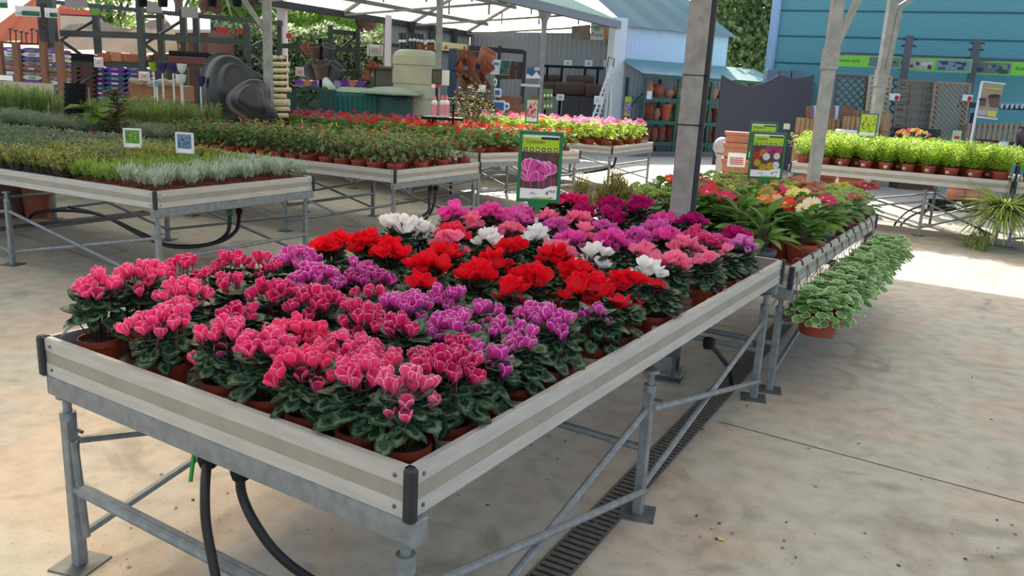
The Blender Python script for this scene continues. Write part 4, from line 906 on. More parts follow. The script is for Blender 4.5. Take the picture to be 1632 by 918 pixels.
for k in range(7):
    c=SH0+D2*(-.6+k*.42 if k<2 else 3.1+k*.42)-N2*.5; R=.2;h=.5; m=MB(); m.lathe([(R*.5,0),(R*.95,h*.45),(R,h*.6),(R*.72,h*.9),(R*.85,h),(R*.7,h)],tuple(c),14,cap=(True,False)); tag(m.build('terracotta_urn',PCOL[k%3],auto=True),f'terracotta urn on the ground before the green shelving, {od(k)} from the white corner post','urn','urns on the ground')
m=MB(); q=SH0-N2*.9-D2*1; m.bar(q+up*.06,q+D2*12+up*.06,.25,.12); struct(m.build('kerb',mat('kerb_stone',(120,118,112),.8)))
# ================================================================ TEAL WALL (right) and what leans on it
TW0=G(1226,150,21.2); TW1=G(1680,150,18.7); TW0[2]=TW1[2]=0; TD=(TW1-TW0)/np.linalg.norm(TW1-TW0); TN=np.array([TD[1],-TD[0],0]); TA=math.atan2(TD[1],TD[0])
TEAL=mat('teal_screen',(104,164,166),.85,c2=(114,172,172),sc=3,stretch=(1,1,14),bump=.1,bsc=40)
TL=13.
m=MB((TW0[0],TW0[1],0),TA); m.box((TL/2,.15,4),(TL,.2,8)); struct(m.build('wall_teal',TEAL))
m=MB((TW0[0],TW0[1],0),TA)
for z in(2.62,3.28,3.9,4.6,5.4): m.box((TL/2,.04,z),(TL,.02,.035))
struct(m.build('trim_6',mat('teal_batten',(32,98,114),.6)))
m=MB((TW0[0],TW0[1],0),TA); m.tube([(-.08,-.02,0),(-.08,-.02,8)],.12,10); tag(m.build('drainpipe',mat('pale_pipe',(168,196,226),.5),smooth=True),'pale blue drainpipe at the corner of the teal wall','pipe')
BLK=mat('grey_block',(126,138,150),.8)
m=MB()
for k in range(3):
    o=one('concrete_block',f'grey block above the reed fence, {od(k)} from the drainpipe','block',BLK,(1223+k*19+(k*.8),111+k*.3,1241+k*19.5,128),d=20.45,th=.16,group='grey blocks above the reed fence',bev=.01)
a=G(1222,150,20.45); m=MB((0,0,0),0); fb(m,1222,129,1300,150,20.46,.14,zb=0); struct(m.build('wall_block_base',mat('grey_block_base',(110,120,130),.85)))
REED=mat('reed_mat',(70,70,80),.9,c2=(98,96,104),sc=40,stretch=(30,30,.6),bump=.5)
pts=[];zs=[]
for i in range(25):
    px=1146+i*6.1; d=20.2-i*.035; top=119+ (18*math.sin(PI*min(1,i/15))) if i<15 else 119+6*math.sin((i-15)/9*PI); a=G(px,160,d); pts.append(a[:2]); zs.append(G(px,top,d)[2])
m=MB(); V=[]
for (x,y),z in zip(pts,zs): V+=[(x,y,0),(x,y,z),(x-FH[0]*-.04,y-FH[1]*-.04,z),(x-FH[0]*-.04,y-FH[1]*-.04,0)]
m.add(V,[q for i in range(24) for q in((4*i,4*i+4,4*i+5,4*i+1),(4*i+1,4*i+5,4*i+6,4*i+2),(4*i+3,4*i+2,4*i+6,4*i+7))]); tag(m.build('reed_fence',REED),'dark reed mat fence with a sagging top left of the stacked log edging','fence')
# steel posts with banners
for px,l in((1434,'grey steel upright between the square trellis and the board panel'),(1541,'grey steel upright beside the fine lattice panel')):
    p=G(px,160,18.4); t=thing('steel_upright',l,'post',(p[0],p[1],0),TA); m=MB(); m.box((0,0,1.6),(.16,.14,3.2)); m.build('shaft',mat('upright_grey',(98,96,100),.6),t,local=True); m=MB(); m.box((0,0,2.98),(.3,.06,.04)); m.box((0,0,3.12),(.3,.06,.03)); m.build('cross_bracket',DARKG,t,local=True)
m=MB(); m.bar(G(1335,85,18.7),G(1660,98,18.1),.06,.07); tag(m.build('banner_rail',mat('rail_purple_grey',(96,92,110),.6)),'long horizontal rail above the green banners','rail')
def banner(x0,y0,x1,y1,d,label,kinds,slope=.022):
    p=G((x0+x1)/2,(y0+y1)/2,d); w=(x1-x0)*d/F; h=(y1-y0)*d/F; t=thing('banner',label,'banner',tuple(p),TA); m=MB(); m.box((0,0,0),(w,.012,h)); m.build('sheet',LIMEG,t,local=True)
    n=len(kinds)
    for k,kd in enumerate(kinds):
        cx=(k+.5)/n*w-w/2
        if isinstance(kd,str): text(kd,h*.42,t,(cx-w/n*.42,-.010,-h*.1),(PI/2,0,0),mat('banner_ink',(24,60,34),.6),sx=.95)
        else:
            m=MB(); m.box((cx,-.008,0),(w/n*.92,.004,h*.78)); r=random.Random(int(x0)+k)
            for q in range(10): m.box((cx+r.uniform(-.4,.4)*w/n,-.0115-.0006*q,r.uniform(-.28,.28)*h),(w/n*r.uniform(.08,.22),.001,h*r.uniform(.08,.3)),mi=r.choice((1,1,2)))
            m.build('picture',list(kd),t,local=True)
PA=(mat('pic_grey',(112,124,128),.6),mat('pic_slate',(66,78,84),.6),mat('pic_lime',(120,176,60),.6)); PB=(mat('pic_sand',(196,186,160),.6),mat('pic_char',(70,70,76),.6),mat('pic_white',(226,226,226),.6)); PC=(mat('pic_blue_grey',(130,150,164),.6),mat('pic_char',(70,70,76),.6),mat('pic_teal',(60,110,120),.6))
banner(1335,89,1431,107,18.5,'lime green banner with company lettering above the diagonal trellis',['forest-style',PA])
banner(1436,93,1542,114,18.3,'green-edged banner of two garden photos above the board panel',[PB,PC])
banner(1557,99,1670,120,18.1,'lime green banner with picture above the white pot flag',[PA,'forest-style'])
def panel(x0,y0,x1,y1,d,kind,label,mt,lean=.12):
    p=G((x0+x1)/2,y1,d); h=G((x0+x1)/2,y0,d)[2]-p[2]; w=(x1-x0)*d/F; t=thing('fence_panel',label,'fence panel',tuple(p),FACE-.08)
    T=Rx(-lean); m=MB()
    def B(mb,c,s,rot2=0): 
        x,y,z=np.array(s)/2; v=np.array([(-x,-y,-z),(x,-y,-z),(x,y,-z),(-x,y,-z),(-x,-y,z),(x,-y,z),(x,y,z),(-x,y,z)])@Ry(rot2).T+np.array(c); mb.add(v@T.T,[(0,3,2,1),(4,5,6,7),(0,1,5,4),(1,2,6,5),(2,3,7,6),(3,0,4,7)])
    for x in(-w/2,w/2): B(m,(x,0,h/2),(.05,.05,h))
    for z in(0.02,h): B(m,(0,0,z),(w,.05,.05))
    m.build('frame',mt,t,local=True); m=MB()
    if kind=='board':
        n=13
        for k in range(n): B(m,(0,.022*(k%2)+.004*(k%3),(k+.5)/n*h),(w,.018,h/n*.9),.012*((k*7)%5-2))
        for x in(-.17,.17): B(m,(x*w,-.012,h/2),(.03,.015,h))
    elif kind=='square':
        for k in range(1,5): B(m,(w*(k/5-.5),.01,h/2),(.045,.015,h))
        for k in range(1,10): B(m,(0,-.008,h*k/10),(w,.015,.05))
    else:
        st=kind; dg=.78; ex=h/math.tan(dg)
        for s in(1,-1):
            x=-w/2-ex
            while x<w/2+ex:
                # clip the slat to the frame
                pts_=[]
                for tt in np.linspace(0,1,121):
                    X=x+ex*tt if s==1 else x+ex*(1-tt)
                    if -w/2<=X<=w/2: pts_.append((X,h*tt))
                if len(pts_)>3:
                    (xa,za),(xb,zb)=pts_[0],pts_[-1]; L=math.hypot(xb-xa,zb-za); B(m,((xa+xb)/2,.008*s,(za+zb)/2),(L,.012,.03),-math.atan2(zb-za,xb-xa))
                x+=st
    m.build('slats',mt,t,local=True); return t
BRN=mat('trellis_brown',(110,88,78),.8)
panel(1328,121,1375,186,18.2,.17,'diagonal brown trellis behind the plank stack',BRN)
panel(1379,121,1411,200,17.8,'square','pale square-mesh trellis beside the forked roof post',mat('trellis_pale',(186,172,140),.8))
panel(1402,126,1432,218,18.,.19,'brown diagonal trellis beside the grey steel upright',BRN)
panel(1424,129,1484,214,17.6,'board','grey weathered board fence panel leaning by the wall',GREYW)
panel(1481,132,1534,220,17.4,.105,'fine diagonal lattice panel leaning by the wall',PALEW)
for k,(r_,l) in enumerate((((1418,149,1434,160),'small white price card beside the square trellis'),((1534,151,1550,161),'small white price card beside the fine lattice panel'))): 
    t=one('price_sign',l,'price sign',PAPER,r_,d=17.2,th=.01); m=MB(); a=G((r_[0]+r_[2])/2+3,r_[3]-4,17.19); m.sphere(a,.05,8,5,sc=(1,.2,1)); m.build('price_dot',REDINK,t)
# log edging rolls, plank stacks
LOG=mat('log_edging',(168,140,104),.8,c2=(146,118,86),sc=12,stretch=(6,6,1))
def logroll(px0,px1,y0,y1,d,label):
    p=base((px0+px1)/2,y1,d,G(0,y1,d)[2]); p=G((px0+px1)/2,y1,d); p[2]=0; h=G((px0+px1)/2,y0,d)[2]; R=(px1-px0)*d/F/2; t=thing('log_edging_roll',label,'log roll',tuple(p)); m=MB(); n=max(9,int(2*PI*R/.085))
    for k in range(n): a=2*PI*k/n; m.lathe([(.042,0),(.042,h)],(R*math.cos(a),R*math.sin(a),0),7,cap=(True,True))
    m.build('logs',LOG,t,local=True)
    for z in(.25,.75): m=MB(); m.lathe([(R+.045,h*z),(R+.045,h*z+.02)],(0,0,0),20); m.build('wire_band',GALVD,t,local=True)
logroll(1269,1293,188,222,17,'roll of log edging left of the galvanised roof post'); logroll(1294,1316,188,222,17.3,'roll of log edging just behind the galvanised roof post'); logroll(1318,1342,190,222,17.1,'roll of log edging under the strapped plank stack'); logroll(1344,1382,186,222,16.6,'wired roll of log edging left of the forked roof post'); logroll(1357,1388,176,222,17.6,'roll of log edging standing behind the wired roll'); logroll(1404,1412,180,222,16.4,'log edging roll showing right of the forked roof post')
m=MB(); 
t=thing('plank_bundle','bundle of round rods tied with pale blue bands before the diagonal trellis','plank bundle',tuple(G(1320,190,16.9)))
m=MB()
for k in range(6): m.bar(G(1285,171+k*3.3,16.9),G(1360,171.5+k*3.3,16.9),.035,.036)
m.build('rods',WOOD,t)
for x in(1300,1334): m=MB(); fb(m,x-2,168.5,x+2,191,16.84,.16); m.build('band',mat('pale_blue_band',(170,196,236),.5),t)
one('foam_box','white box among the log rolls','box',WHITE,(1338,207,1366,224),d=16.2,th=.3,bev=.02,zb=0)
t=thing('dark_plank_stack','stack of dark sleepers below the board fence panel','plank stack',tuple(G(1470,226,16.4)))
m=MB(); fb(m,1442,227,1504,228,16.45,.4,zb=0); m.build('pallet',DWOOD,t)
for k in range(7): m=MB(); fb(m,1438+k*1.5,205+k*3.2,1500,207.6+k*3.2,16.4,.5); m.build('sleeper',mat('dark_sleeper',(58,58,56),.8),t)
t=thing('picket_fence','low pale picket fence under the dark shelf','fence',tuple(G(1590,226,17.0)))
m=MB()
for k in range(13): fb(m,1540+k*8.4,196,1545.5+k*8.4,229,17,.03)
m.build('pickets',PALEW,t); m=MB(); fb(m,1535,198.5,1645,205,17.05,.03); fb(m,1535,219,1645,223,17.05,.03); m.build('rail',PALEW,t)
t=thing('dark_shelf','dark shelf of white jars behind the pot flag','shelf',tuple(G(1590,180,17.6))); m=MB(); fb(m,1545,166,1650,174,17.6,.5); m.build('board',mat('shelf_dark',(70,54,52),.7),t); m=MB(); vpost(m,1552,180,17.7,.08,0,1.6); vpost(m,1640,180,17.7,.08,0,1.65); m.build('upright',DARKG,t)
pots([(1596+8*k,165.5,173,6) for k in range(5)],17.5,mat('jar_white',(206,220,232),.4),'white jars','small white jar on the dark shelf, {} from the pot flag','jar',2)
t=thing('display_table','low dark table carrying the plum glazed pots','table',tuple(G(1590,240,13.6))); m=MB(); fb(m,1545,238.5,1650,242,13.2,.6); m.build('top',DWOOD,t)
for x in(1550,1645): m=MB(); vpost(m,x,240,13.5,.07,0,G(x,240,13.2)[2]); m.build('leg',DARKG,t)
pots([(1568,222,238,34),(1600,225,240,26)],13.4,mat('plum_glaze',(74,60,70),.3),'plum pots','plum glazed bowl behind the marguerites, {} from the flagpole','glazed_pot',2)
pots([(1628,202,238,22)],13.4,mat('plum_glaze',(74,60,70),.3),'plum pots tall','tall plum glazed pot with the blue card before it','glazed_pot',1)
t=one('notice_sign','small blue notice card behind the marguerites','notice',mat('card_blue',(120,176,206),.5),(1592,225,1607,238),d=12.9,th=.01); m=MB()
for k in range(4): fb(m,1594,227+k*2.4,1605,228+k*2.4,12.89,.004)
m.build('printed_lines',PAPER,t)
t=one('notice_sign','pale green notice card with red mark beside the lattice panel','notice',mat('card_green',(196,206,170),.5),(1518,208,1532,224),d=16.3,th=.01); m=MB(); fb(m,1522,217,1529,222,16.29,.004); m.build('red_mark',REDINK,t)
one('notice_sign','pale green card left of the first log roll','notice',mat('card_green',(196,206,170),.5),(1249,197,1259,206),d=16.3,th=.01)
# pot flag
t=thing('flag_banner','white-edged flag with two brown pots printed, on a slanting white pole','flag',tuple(G(1545,228,15.0)),0)
m=MB(); m.tube([G(1530,314,15),G(1565,131,15)],.022,8); m.tube([G(1565,130,15),G(1602,134,15)],.016,6); m.tube([G(1555,186,15),G(1589,190,15)],.016,6); m.build('pole',WHITE,t)
def quad(m,pts_,d,mi=0,th=.006):
    P=[G(x,y,d) for x,y in pts_]; Q=[p_+FH*th for p_ in P]; n=len(P); m.add(P+Q,[tuple(range(n))[::-1],tuple(range(n,2*n))]+[(i,(i+1)%n,(i+1)%n+n,i+n) for i in range(n)],mi=mi)
m=MB(); quad(m,[(1565,132),(1601,135),(1588,189),(1555,186)],15); m.build('cloth',mat('flag_cloth',(168,150,118),.7),t)
m=MB()
def ell(cx,cy,a,b_,n=12): return [(cx+a*math.cos(2*PI*i/n),cy+b_*math.sin(2*PI*i/n)) for i in range(n)]
for cx,cy,s in((1566.5,158,.75),(1585.5,153,1.2)):
    quad(m,[(cx-8*s,cy),(cx+8*s,cy+.5),(cx+5*s,cy+15*s),(cx-6*s,cy+14.5*s)],14.985,0); quad(m,ell(cx,cy,8.6*s,2.6*s),14.975,0); quad(m,ell(cx,cy,6.5*s,1.7*s),14.965,1)
quad(m,[(1558,175),(1588,177),(1586,185),(1556,182)],14.985,2); quad(m,[(1575,176),(1588,177.5),(1586,187),(1573,185.5)],14.97,3); quad(m,[(1570,139),(1596,141.5),(1595.5,143.5),(1569.5,141)],14.98,3)
m.build('print',[mat('print_brown',(112,80,72),.6),mat('print_dark',(50,36,36),.6),mat('print_grey',(186,172,168),.6),mat('print_lime',(206,200,70),.6)],t)
# terracotta planters stacked before the bench
for k,r_ in enumerate(((1154,211,1196,228),(1151,229,1198,252),(1148,254,1202,276),(1146,278,1204,302),(1145,304,1206,333))):
    p=G((r_[0]+r_[2])/2,r_[3],11.6); w=(r_[2]-r_[0])*11.6/F; h=(r_[3]-r_[1])*11.6/F; m=MB((p[0],p[1],p[2]),FACE-.25); 
    for z0,z1,ww in((0,h*.68,w*.9),(h*.68,h,w)):
        m.box((0,.15,(z0+z1)/2),(ww,.32,z1-z0))
    tag(m.build('terracotta_trough',TERRAL,bev=.01),('topmost','second','third','fourth','lowest')[k]+' terracotta trough of the stack behind the flower signs','trough','terracotta troughs by the signs')
t=one('price_sign','white price board on the terracotta trough stack','notice',PAPER,(1160,244,1188,266),d=11.3,th=.012); m=MB()
for k in range(5): fb(m,1163,248+k*3.2,1185,249.4+k*3.2,11.29,.004)
m.build('printed_lines',REDINK,t); m=MB(); fb(m,1159,243,1189,267,11.315,.01); m.build('green_border',mat('board_border',(150,160,110),.6),t)
m=MB(); m.sphere(G(1151,233,12.6),.14,14,9); p=G(1151,233,12.6); m.lathe([(.13,0),(.10,.03),(.07,.1),(.07,p[2]-.16),(.1,p[2]-.12)],(p[0],p[1],0),14); tag(m.build('garden_globe',mat('globe_grey',(170,172,178),.35),smooth=True),'pale grey round globe beside the terracotta troughs','globe')
for k,(r_,d) in enumerate((((1256,274,1300,287),12.6),((1292,282,1330,298),12.4),((1335,284,1376,298),12.5),((1256,288,1300,302),12.6))):
    p=G((r_[0]+r_[2])/2,r_[3],d); w=(r_[2]-r_[0])*d/F; m=MB((p[0],p[1],0),FACE-.3); m.box((0,.15,p[2]/2+.08),(w*.92,.3,p[2]+.10)); m.box((0,.15,p[2]+.17),(w,.34,.08)); tag(m.build('terracotta_trough',TERRAL,bev=.01),('terracotta trough under the marguerite bench, right of the roof post','terracotta trough under the marguerite bench beside the kalanchoes','terracotta trough under the bench left of the forked post foot','lower terracotta trough right of the roof post foot')[k],'trough','terracotta troughs under the bench')
pots([(1520,298,321,28),(1543,300,326,25),(1562,302,326,24)],13.6,TERRAL,'pots under bench','rounded terracotta bowl under the marguerite bench, {} from the black sign','terracotta_pot',1)
t=one('black_board','black board with white flower mark under the marguerite bench','board',BLACKP,(1478,318,1562,338),d=12.3,th=.03,dr=.1); m=MB()
for k in range(6): c=G(1528+4.0*math.cos(k*PI/3),327+4.0*math.sin(k*PI/3),12.2); m.sphere(c,.022,7,5,sc=(1,.25,1))
m.build('flower_mark',PAPER,t)
c=G(1507,329,12.2); o=text('nortene',.07,t,tuple(c-LOC[t.name]),(PI/2,0,FACE),PAPER)
# ================================================================ SHED CONTENTS AND MIDDLE BACKGROUND
# beige water tank
def lathe_thing(name,label,cat,px,yb,d,prof,mt,parts=(),n=28,zb=None):
    p=G(px,yb,d); t=thing(name,label,cat,(p[0],p[1],p[2] if zb is None else zb)); m=MB(); m.lathe(prof,n=n); m.build('body',mt,t,local=True,auto=True); return t
d=17.0; s=d/F; Rk=36.5*s; H=G(661,80,d)[2]
p=G(661,190,d)
t=thing('water_tank','big ribbed beige water tank behind the red geraniums','tank',(p[0],p[1],0))
hz=lambda y:G(661,y,d)[2]
pr=[(Rk*.96,0),(Rk,hz(185))]
for y0,y1 in((183,163),(158,142),(135,111),(106,90)): pr+=[(Rk*.95,hz(y0)),(Rk,hz(y0-2)),(Rk,hz(y1+1)),(Rk*.95,hz(y1))]
pr+=[(Rk*.9,hz(85)),(Rk*.7,hz(81)),(.01,hz(80))]
m=MB(); m.lathe(pr,n=32); m.build('body',CREAM,t,local=True,auto=True)
m=MB(); fb(m,651,117,678,133,d-Rk-.02,.02); o=m.build('label_plate',mat('label_blue',(50,140,206),.5),t)
m=MB(); fb(m,653,119,656,131,d-Rk-.03,.006); fb(m,671,119,676,130,d-Rk-.03,.006); fb(m,658,128,669,129.5,d-Rk-.03,.006)
for k in range(3): fb(m,658,120+k*2.3,669,121.2+k*2.3,d-Rk-.03,.006)
m.build('label_print',PAPER,o)
t=thing('wall_shelf','pale shelf on brackets behind the beige tank','shelf',tuple(G(665,82,19.6))); m=MB(); fb(m,632,81.5,700,83.5,19.2,.5); m.build('board',PALEW,t); m=MB(); vpost(m,634,82,19.5,.05,0,G(634,82,19.2)[2]); vpost(m,698,82,19.5,.05,0,G(698,82,19.2)[2]); m.build('upright',DARKG,t)
pots([(672,71,81,14),(687,73,81.5,12)],19.4,TERRA,'pots behind the tank','terracotta pot peeping over the beige tank, {} from its middle','terracotta_pot',0)
# grey tall planter, boxes, compost bin
def taper_box(m,px0,px1,y0,y1,d,k=.88,th=None,zb=0):
    a=G((px0+px1)/2,y1,d); zt=G((px0+px1)/2,y0,d)[2]; w=(px1-px0)*d/F; th=th or w; z0=zb if zb is not None else a[2]
    v=[]
    for z,q in((z0,k),(zt,1)): v+=[(sx*w/2*q,th/2+sy*th/2*q,z) for sx,sy in((-1,-1),(1,-1),(1,1),(-1,1))]
    v=np.array(v)@Rz(FACE).T+np.array([a[0],a[1],0]); m.add(v,[(0,3,2,1),(4,5,6,7),(0,1,5,4),(1,2,6,5),(2,3,7,6),(3,0,4,7)])
t=thing('tall_planter','tall taupe square planter left of the beige tank','planter',base(609,140,17.6)); m=MB(); taper_box(m,594,625,110,140,17.6); m.build('body',MUSH,t,bev=.01); m=MB(); taper_box(m,591,627,105,110,17.4,1,zb=None); m.build('rim',MUSH,t,bev=.015)
TG=mat('teal_green_plastic',(40,112,108),.5); TGD=mat('dark_green_plastic',(38,78,74),.5); LIDM=mat('lid_plastic',(150,164,146),.5)
t=thing('garden_storage_box','green ribbed garden storage box with pale lid','box',base(568,183,15.9)); m=MB(); fb(m,532,150,606,190,15.9,1.0,zb=0); m.build('body',TG,t,bev=.01); m=MB()
for k in range(10): fb(m,533+k*8,152,535.5+k*8,190,15.87,.03,zb=0)
fb(m,532,163,606,165.5,15.87,.03); fb(m,532,149,606,152.5,15.85,.05); m.build('rib',TG,t)
m=MB(); a=G(569,148,15.9); w=78*15.9/F; v=[]
for z,q,y0 in((0,1,-.03),(.10,.8,.15)): v+=[(-w/2*q,y0,z),(w/2*q,y0,z),(w/2*q,1.05-y0,z),(-w/2*q,1.05-y0,z)]
m.add(np.array(v)@Rz(FACE).T+a,[(3,2,1,0),(4,5,6,7),(0,1,5,4),(1,2,6,5),(2,3,7,6),(3,0,4,7)]); m.build('lid',LIDM,t,bev=.02)
t=thing('compost_bin','dark green bin with slotted spreading lid in front of the beige tank','bin',base(628,185,15.7)); m=MB(); taper_box(m,606,652,153,190,15.7,.9); m.build('body',TGD,t,bev=.03)
m=MB(); a=G(620,151,15.5); w=1.1; v=[]
for z,q in((0,1.),(.05,.98),(.13,.55),(.15,.2)): v+=[(sx*w/2*q,.5+sy*.55*q,z) for sx,sy in((-1,-1),(1,-1),(1,1),(-1,1))]
f=[q for i in range(3) for q in((4*i,4*i+1,4*i+5,4*i+4),(4*i+1,4*i+2,4*i+6,4*i+5),(4*i+2,4*i+3,4*i+7,4*i+6),(4*i+3,4*i,4*i+4,4*i+7))]+[(12,13,14,15),(3,2,1,0)]
m.add(np.array(v)@Rz(FACE).T+a,f); m.build('lid',LIDM,t,bev=.015); m=MB()
for k in range(4): fb(m,628+k*5.5,156,631+k*5.5,160,15.48,.03)
m.build('vent_slots',BLACKP,t)
# green trellis planter
t=thing('trellis_planter','dark green planter with arched trellis screen','planter',base(495,180,15.2)); GP=mat('planter_green',(32,70,68),.5)
m=MB(); fb(m,458,141,465.5,190,15.2,.1,zb=0); m.build('post',GP,t); m=MB(); fb(m,525,143,532.5,190,15.2,.1,zb=0); m.build('post',GP,t); m=MB()
for k in range(12):
    u0,u1=k/12,(k+1)/12; y=lambda u:150-10*math.sin(PI*u)
    m.bar(G(465+60*u0,y(u0),15.2),G(465+60*u1,y(u1),15.2),.05,.07)
fb(m,465,176,526,190,15.22,.06); fb(m,465,150,468,190,15.22,.05); fb(m,509,146,525,190,15.23,.05); m.build('frame',GP,t); m=MB()
for k in range(-4,9):
    x=468+k*6.5
    for s in(1,-1):
        P=[(x+26*q if s==1 else x+26*(1-q),150+26*q) for q in np.linspace(0,1,27)]; P=[q for q in P if 467<q[0]<510]
        if len(P)>2: m.bar(G(*P[0],15.26+.02*s),G(*P[-1],15.26+.02*s),.028,.012)
m.build('lattice',GP,t)
# pot tree: post with tilted brown pots
BRP=mat('pot_taupe_brown',(104,78,72),.55); BLP=mat('pot_slate',(92,88,98),.55)
t=thing('pot_tree','black display post carrying tilted pots','stand',base(511,140,16.6)); m=MB(); vpost(m,511,140,16.6,.055,0,G(511,62,16.6)[2]); m.build('post',BLACKP,t)
def tiltpot(px,py,d,R,h,tx,ty,mt,label,grp='pots on the display post'):
    p=G(px,py,d); m=MB(); m.lathe([(R*.6,0),(R*.66,.005),(R*.93,h*.8),(R,h*.82),(R,h),(R*.88,h),(R*.6,h*.3)],(0,0,0),18,M=Rz(FACE)@Ry(tx)@Rx(ty),cap=(True,False)); m.V[-1]+=p; tag(m.build('plant_pot',mt,auto=True,org=p),label,'pot',grp)
tiltpot(503,91,16.45,.137,.24,-.05,.35,BRP,'brown pot high on the display post, facing out'); tiltpot(519,91,16.5,.137,.24,.35,.25,BLP,'slate pot high on the display post, tilted right'); tiltpot(492,85,16.8,.12,.19,-.5,-.2,TERRAP,'reddish pot high on the display post, peeping out behind')
tiltpot(513,124,16.4,.178,.31,0,.35,BRP,'largest brown pot low on the display post, facing out'); tiltpot(500,124,16.55,.178,.30,-.55,.2,BLP,'slate pot low on the display post, tilted left'); tiltpot(526,124,16.55,.178,.30,.55,.2,BLP,'slate pot low on the display post, tilted right')
# stack of cream log rolls beside the shed post
for k in range(10):
    y=88+k*10.2; p=G(444+(k%2)*3,y+4,12.9); w=(.15 if k not in(7,) else .22); m=MB(); L=.24+.05*((k*7)%3); a=np.array([-L/2,0,0])@Rz(FACE).T; 
    m.tube([p-RT*L*.55,p+RT*L*.5],.036 if k!=7 else .055,9); tag(m.build('cream_roll',mat('cream_roll',(228,214,178),.6,c2=(206,190,150),sc=6),smooth=False),f'cream coloured roll in the upright stack behind the shed post, {od(k)} from the top','roll','cream rolls in the rack')
t=thing('roll_rack','slim red-brown rack holding the cream rolls','rack',base(450,185,13.1)); m=MB(); vpost(m,455,180,13.1,.05,0,1.9); vpost(m,446,180,13.1,.05,0,1.9); m.build('upright',DWOOD,t)
p=G(451,110,19.5); m=MB(); m.box((p[0],p[1],1.65),(.2,.2,3.3),rot=FACE); m.box((p[0],p[1],3.2),(.34,.34,.12),rot=FACE); struct(m.build('column_white_left',mat('pink_white',(214,200,206),.6)))
p=G(618,110,21.6); m=MB(); m.box((p[0],p[1],1.65),(.15,.15,3.3),rot=FACE); struct(m.build('column_white_shed',mat('pink_white',(214,200,206),.6)))
# price boards
def pboard(r_,d,label,mt=None,red=True):
    t=one('price_sign',label,'notice',PAPER,r_,d=d,th=.012); x0,y0,x1,y1=r_; w=x1-x0;h=y1-y0; m=MB()
    if red:
        for a in((x0+w*.12,y0+h*.12,x1-w*.12,y0+h*.17),(x0+w*.12,y1-h*.17,x1-w*.12,y1-h*.12),(x0+w*.12,y0+h*.12,x0+w*.16,y1-h*.12),(x1-w*.16,y0+h*.12,x1-w*.12,y1-h*.12)): fb(m,*a,d-.012,.004)
    for k in range(3): fb(m,x0+w*.26,y0+h*(.3+.17*k),x1-w*.26,y0+h*(.36+.17*k),d-.012,.004,mi=1 if k else 0)
    m.build('print',[REDINK if red else INK,INK],t)
pboard((585,71,610,89),17.5,'white price board with red frame before the hedge, right of the empty rack'); pboard((471,107,484,121),13.6,'small white price board left of the pot display post'); pboard((150,91,164,107),14.6,'white price board above the bark stack'); pboard((221,114,238,128),14.4,'white price board with red mark on the racking',red=True)
for k,x in enumerate((899,932,962)): pboard((x,96,x+12,106),23.4,('white black-lettered price board over the reed rolls, nearest the shed post','white black-lettered price board over the reed rolls, middle of three','white black-lettered price board over the reed rolls, behind the ladder')[k],red=False)
pboard((887,150,899,160),22.5,'white price board low before the reed rolls',red=False); pboard((947,153,960,167),21.4,'white price board hung on the ladder',red=False)
# stepped wooden bins
d=17.2; t=thing('stepped_bin_stand','wooden stepped display bins with slate-blue posts','display stand',base(745,165,d)); SB=mat('slate_blue_post',(62,80,104),.6)
m=MB(); fb(m,714,78,726,190,d,.1,zb=0); m.build('post',SB,t); m=MB(); fb(m,758,83,765.5,112,d+.5,.1); m.build('post',SB,t); m=MB(); fb(m,737,140,744,190,d-.1,.1,zb=0); m.build('post',SB,t)
m=MB(); fb(m,722,80,760,104,d+.6,.05); m.build('back_board',WOOD,t)
def bin_(x0,y0,dx,dy,x1,y1,nm):
    a=G(x0,y0,d+.3); b=G(x1,y1,d-.4); c=G(x0+dx,y0+dy,d+.3); e=G(x1+dx,y1+dy,d-.4); dn=np.array([0,0,-.24]); m=MB()
    P=[a,c,e,b]; m.add(P+[q+dn for q in P]+[q+dn*.85 for q in P],[(0,1,5,4),(1,2,6,5),(2,3,7,6),(3,0,4,7),(8,9,10,11)]); m.build(nm,WOOD,t); m=MB(); m.bar(b+dn*.45,e+dn*.45,.03,.2); m.build('front_board',SB,t)
    m=MB(); m.bar((a+c)/2,(b+e)/2,.02,.2); m.build('divider',WOOD,t)
    return a,b,c,e
q=bin_(730,112,36,-1,748,141,'bin'); q2=bin_(728,146,34,-1,762,176,'bin')
r=random.Random(2)
for k in range(16):
    u,v=r.random(),r.random(); c=(q[0]*(1-u)+q[2]*u)*(1-v)+(q[1]*(1-u)+q[3]*u)*v+np.array([0,0,-.12]); m=MB(); m.lathe([(.03,0),(.05,.08),(.042,.08)],tuple(c),10,cap=(True,False)); tag(m.build('tiny_pot',TERRAL,smooth=True),'tiny terracotta pots heaped in the upper wooden bin','pot','tiny pots in the wooden bin')
m=MB(); fb(m,763,135,774,146,d-.5,.01); tag(m.build('price_sign',PAPER),'white price card on the wooden bin front','price card')
tiltpot(741,104,17.5,.11,.2,-.4,.3,TERRA,'terracotta pot tipped left on the wooden bins','pots on the wooden bins'); tiltpot(751,108,17.4,.12,.22,0,.3,TERRA,'terracotta pot upright in the middle of the wooden bins','pots on the wooden bins'); tiltpot(768,103,17.7,.2,.34,.5,.3,TERRAL,'large terracotta pot tipped right beside the slate-blue post','pots on the wooden bins'); tiltpot(736,112,17.2,.13,.16,-.9,.3,TERRA,'terracotta pot lying low at the edge of the wooden bins','pots on the wooden bins'); tiltpot(770,116,17.5,.14,.24,.7,.3,TERRA,'terracotta pot lying low beside the slate-blue post','pots on the wooden bins')
